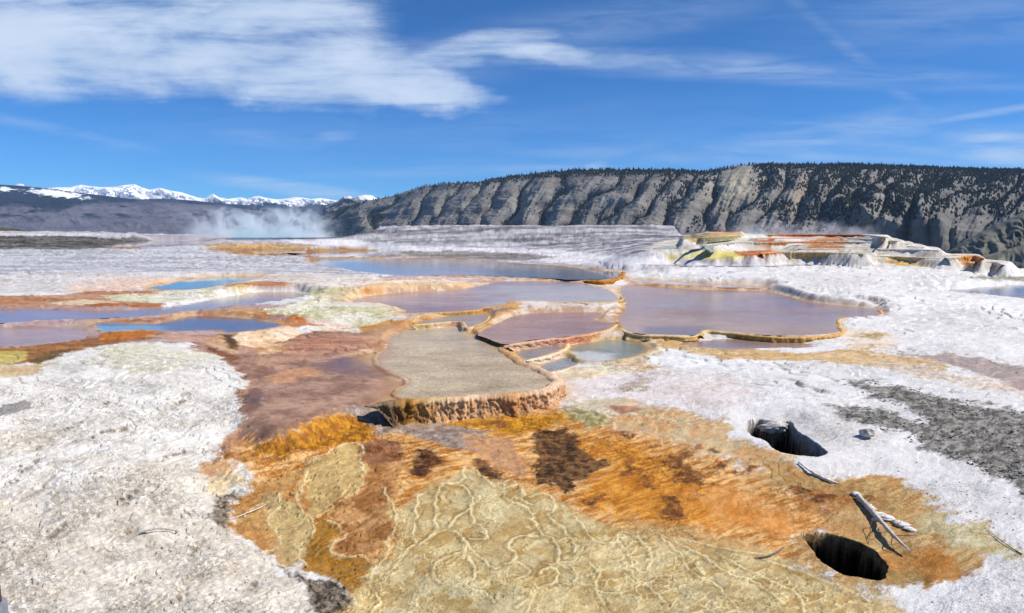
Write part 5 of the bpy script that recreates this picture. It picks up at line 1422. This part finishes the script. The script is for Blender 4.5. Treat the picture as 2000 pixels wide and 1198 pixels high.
# white lump hanging in the upper sink hole
lump = blob('travertine_lump', gpt(1510, 834, 0, .36, True), .17, simple_mat('lump_crust', (.42, .38, .33), (.62, .58, .54), 22, .9, .01), 1.5, .8, .7, 8, None, .3, 4)
lump.location = (0, 0, 0)
tag(lump, 'white travertine lump on the far wall of the upper sink hole', 'rock lump')
# corner post of the boardwalk
def boxmesh(name, c, s, m_, rz=0, parent=None):
    bm = bmesh.new(); bmesh.ops.create_cube(bm, size=1)
    for v in bm.verts: v.co = Vector((v.co.x * s[0], v.co.y * s[1], v.co.z * s[2]))
    bmesh.ops.bevel(bm, geom=list(bm.edges), offset=min(s) * .08, segments=2, affect='EDGES')
    me = bpy.data.meshes.new(name); bm.to_mesh(me); bm.free(); me.materials.append(m_)
    o = bpy.data.objects.new(name, me); C.objects.link(o); o.location = c; o.rotation_euler = (0, 0, rz)
    if parent: o.parent = parent
    return o


M_RED = simple_mat('red_brown_stain', (.07, .03, .03), (.14, .06, .05), 20, .6, .002)
M_METAL = simple_mat('galvanised_metal', (.20, .21, .23), (.30, .31, .33), 30, .45, .001)
post = empty('boardwalk_post', (-1.300, 1.5, .1), 'dark red brown boardwalk post cut off by the lower left corner', 'post')
boxmesh('post_shaft', (0, 0, 1.72), (.09, .09, 3.5), M_RED, 0, post)
boxmesh('bracket', (0, 0, 2.86), (.106, .106, .26), M_METAL, 0, post)

# ------------------------------------------------------------------ loose chips of crust
def chips(n, poly, smin, smax, cols, label):
    P = np.array(poly, float); pts = []
    Q = P[:, 0].min(), P[:, 0].max(), P[:, 1].min(), P[:, 1].max()
    px = RNG.uniform(Q[0], Q[1], n * 3); py = RNG.uniform(Q[2], Q[3], n * 3)
    k = seg_dist(px, py, P, True) < 0
    px, py = px[k][:n], py[k][:n]
    z = np.full(px.shape, .3)
    for _ in range(5):
        x, y = unproj(px, py, z); zz, gg = ground_height(x, y); z = .5 * z + .5 * zz
    ok = (gg['hole'] > .04) & (fbm(gg['a'] * 20, gg['b'] * 20, 3) > -.05); x, y, z = x[ok], y[ok], zz[ok]; m_ = len(x)
    sz = RNG.uniform(0, 1, m_) ** 3 * (smax - smin) + smin; rot = RNG.random(m_) * 6.28; k5 = 5
    V = np.zeros((m_, 2 * k5, 3)); til = RNG.normal(0, .25, (m_, 2))
    for j in range(k5):
        an = rot + j * 1.2566; jj = RNG.uniform(.6, 1.2, m_)
        ox, oy = np.cos(an) * sz * jj, np.sin(an) * sz * jj * .8
        V[:, j] = np.stack([x + ox, y + oy, z - .3 * sz], 1)
        V[:, k5 + j] = np.stack([x + ox * .8, y + oy * .8, z + sz * .45 + ox * til[:, 0] + oy * til[:, 1]], 1)
    fc = []
    for j in range(k5):
        j2 = (j + 1) % k5; fc += [(j, j2, k5 + j2), (j, k5 + j2, k5 + j)]
    fc += [(k5, k5 + 1, k5 + 2), (k5, k5 + 2, k5 + 3), (k5, k5 + 3, k5 + 4)]
    Fc = (np.arange(m_)[:, None, None] * 2 * k5 + np.array(fc)[None]).reshape(-1, 3)
    o = new_obj('gravel', V.reshape(-1, 3), Fc, M_TRAV, smooth=False)
    w = RNG.random(m_)[:, None]; c = alb(cols[0]) * w + alb(cols[1]) * (1 - w)
    set_col(o, 'Col', np.repeat(c, 2 * k5, 0)); set_col(o, 'Msk', np.tile(np.array([[0, .3, 0]]), (m_ * 2 * k5, 1)))
    tag(o, label, 'gravel', kind='stuff')


chips(2600, [(-30,760),(130,700),(370,700),(470,760),(470,900),(440,1000),(560,1160),(650,1230),(-30,1230)], .004, .022, ((236,230,220), (190,176,160)), 'small loose chips scattered on the white crust at the left')
chips(3600, [(1640,750),(1720,748),(2040,812),(2040,990),(1900,910),(1625,806),(1700,795),(1832,830)], .006, .035, ((176,170,162), (90,84,78)), 'dark grey gravel on the crust at the right')
chips(1500, [(1110,740),(1500,730),(1700,760),(1620,820),(1900,930),(2030,1000),(2030,1200),(1760,1190),(1980,1090),(1700,900),(1440,830),(1300,800)], .004, .02, ((238,232,226), (176,164,150)), 'small pale chips on the white crust at the right')

# ------------------------------------------------------------------ steam and haze
def steam(name, c, s, dens_, label, nsc, thr=.45, rise=1.0):
    bm = bmesh.new(); bmesh.ops.create_cube(bm, size=2)
    me = bpy.data.meshes.new(name); bm.to_mesh(me); bm.free()
    o = bpy.data.objects.new(name, me); C.objects.link(o); o.location = c; o.scale = s
    m, q = mat('steam'); oc = q.node('ShaderNodeTexCoord').outputs['Object']
    mp = q.node('ShaderNodeMapping', {'Vector': oc}); mp.inputs['Scale'].default_value = (s[0] / s[2] * .8, s[1] / s[2] * .5, .75)
    n = q.noise(mp.outputs[0], nsc, 4, .6, .8)
    ln = q.node('ShaderNodeVectorMath', {0: oc}, operation='LENGTH').outputs['Value']
    sp = q.node('ShaderNodeSeparateXYZ', {0: oc})
    hgt = q.m('MULTIPLY', q.m('ADD', sp.outputs[2], 1.0), .5)          # 0 at the water, 1 at the top
    fade = q.m('MULTIPLY', q.ramp(q.m('ABSOLUTE', sp.outputs[0]), 1.0, .35), q.ramp(q.m('ABSOLUTE', sp.outputs[1]), 1.0, .4))
    th = q.m('ADD', thr - .07, q.m('MULTIPLY', hgt, .24 * rise))
    d = q.m('MULTIPLY', q.m('MAXIMUM', q.m('SUBTRACT', n, th), 0.0), q.m('MULTIPLY', fade, q.ramp(hgt, 1.0, .55)))
    v = q.node('ShaderNodeVolumePrincipled', {'Color': (.93, .96, 1, 1), 'Density': q.m('MULTIPLY', d, dens_), 'Anisotropy': 0.1})
    q.node('ShaderNodeOutputMaterial', {'Volume': v.outputs[0]})
    me.materials.append(m)
    return tag(o, label, 'steam', kind='stuff')


sx, sy = unproj(545, 464, 2.41)
steam('steam', (float(sx) - 1.5, float(sy) - 2.0, 2.45 + 2.3), (10.5, 5.0, 2.3), 4.6, 'white steam rising from the turquoise spring on the left', 1.5)
sx, sy = unproj(1590, 463, 2.98)
steam('steam', (float(sx), float(sy) + 3, 3.8), (8.0, 3.5, .9), 1.6, 'thin steam drifting above the right terraces', 1.2)

hz = bpy.data.meshes.new('haze'); bm = bmesh.new(); bmesh.ops.create_cube(bm, size=1)
for v in bm.verts: v.co = Vector((v.co.x * 42000, 7450 + v.co.y * 15300, 360 + v.co.z * 990))
bm.to_mesh(hz); bm.free()
ho = bpy.data.objects.new('haze', hz); C.objects.link(ho)
m, q = mat('air')
v = q.node('ShaderNodeVolumePrincipled', {'Color': (.45, .66, 1.0, 1), 'Density': 2.3e-5, 'Anisotropy': 0.0})
q.node('ShaderNodeOutputMaterial', {'Volume': v.outputs[0]}); hz.materials.append(m)
tag(ho, 'thin blue air fading the distant mountains', 'haze', kind='stuff')
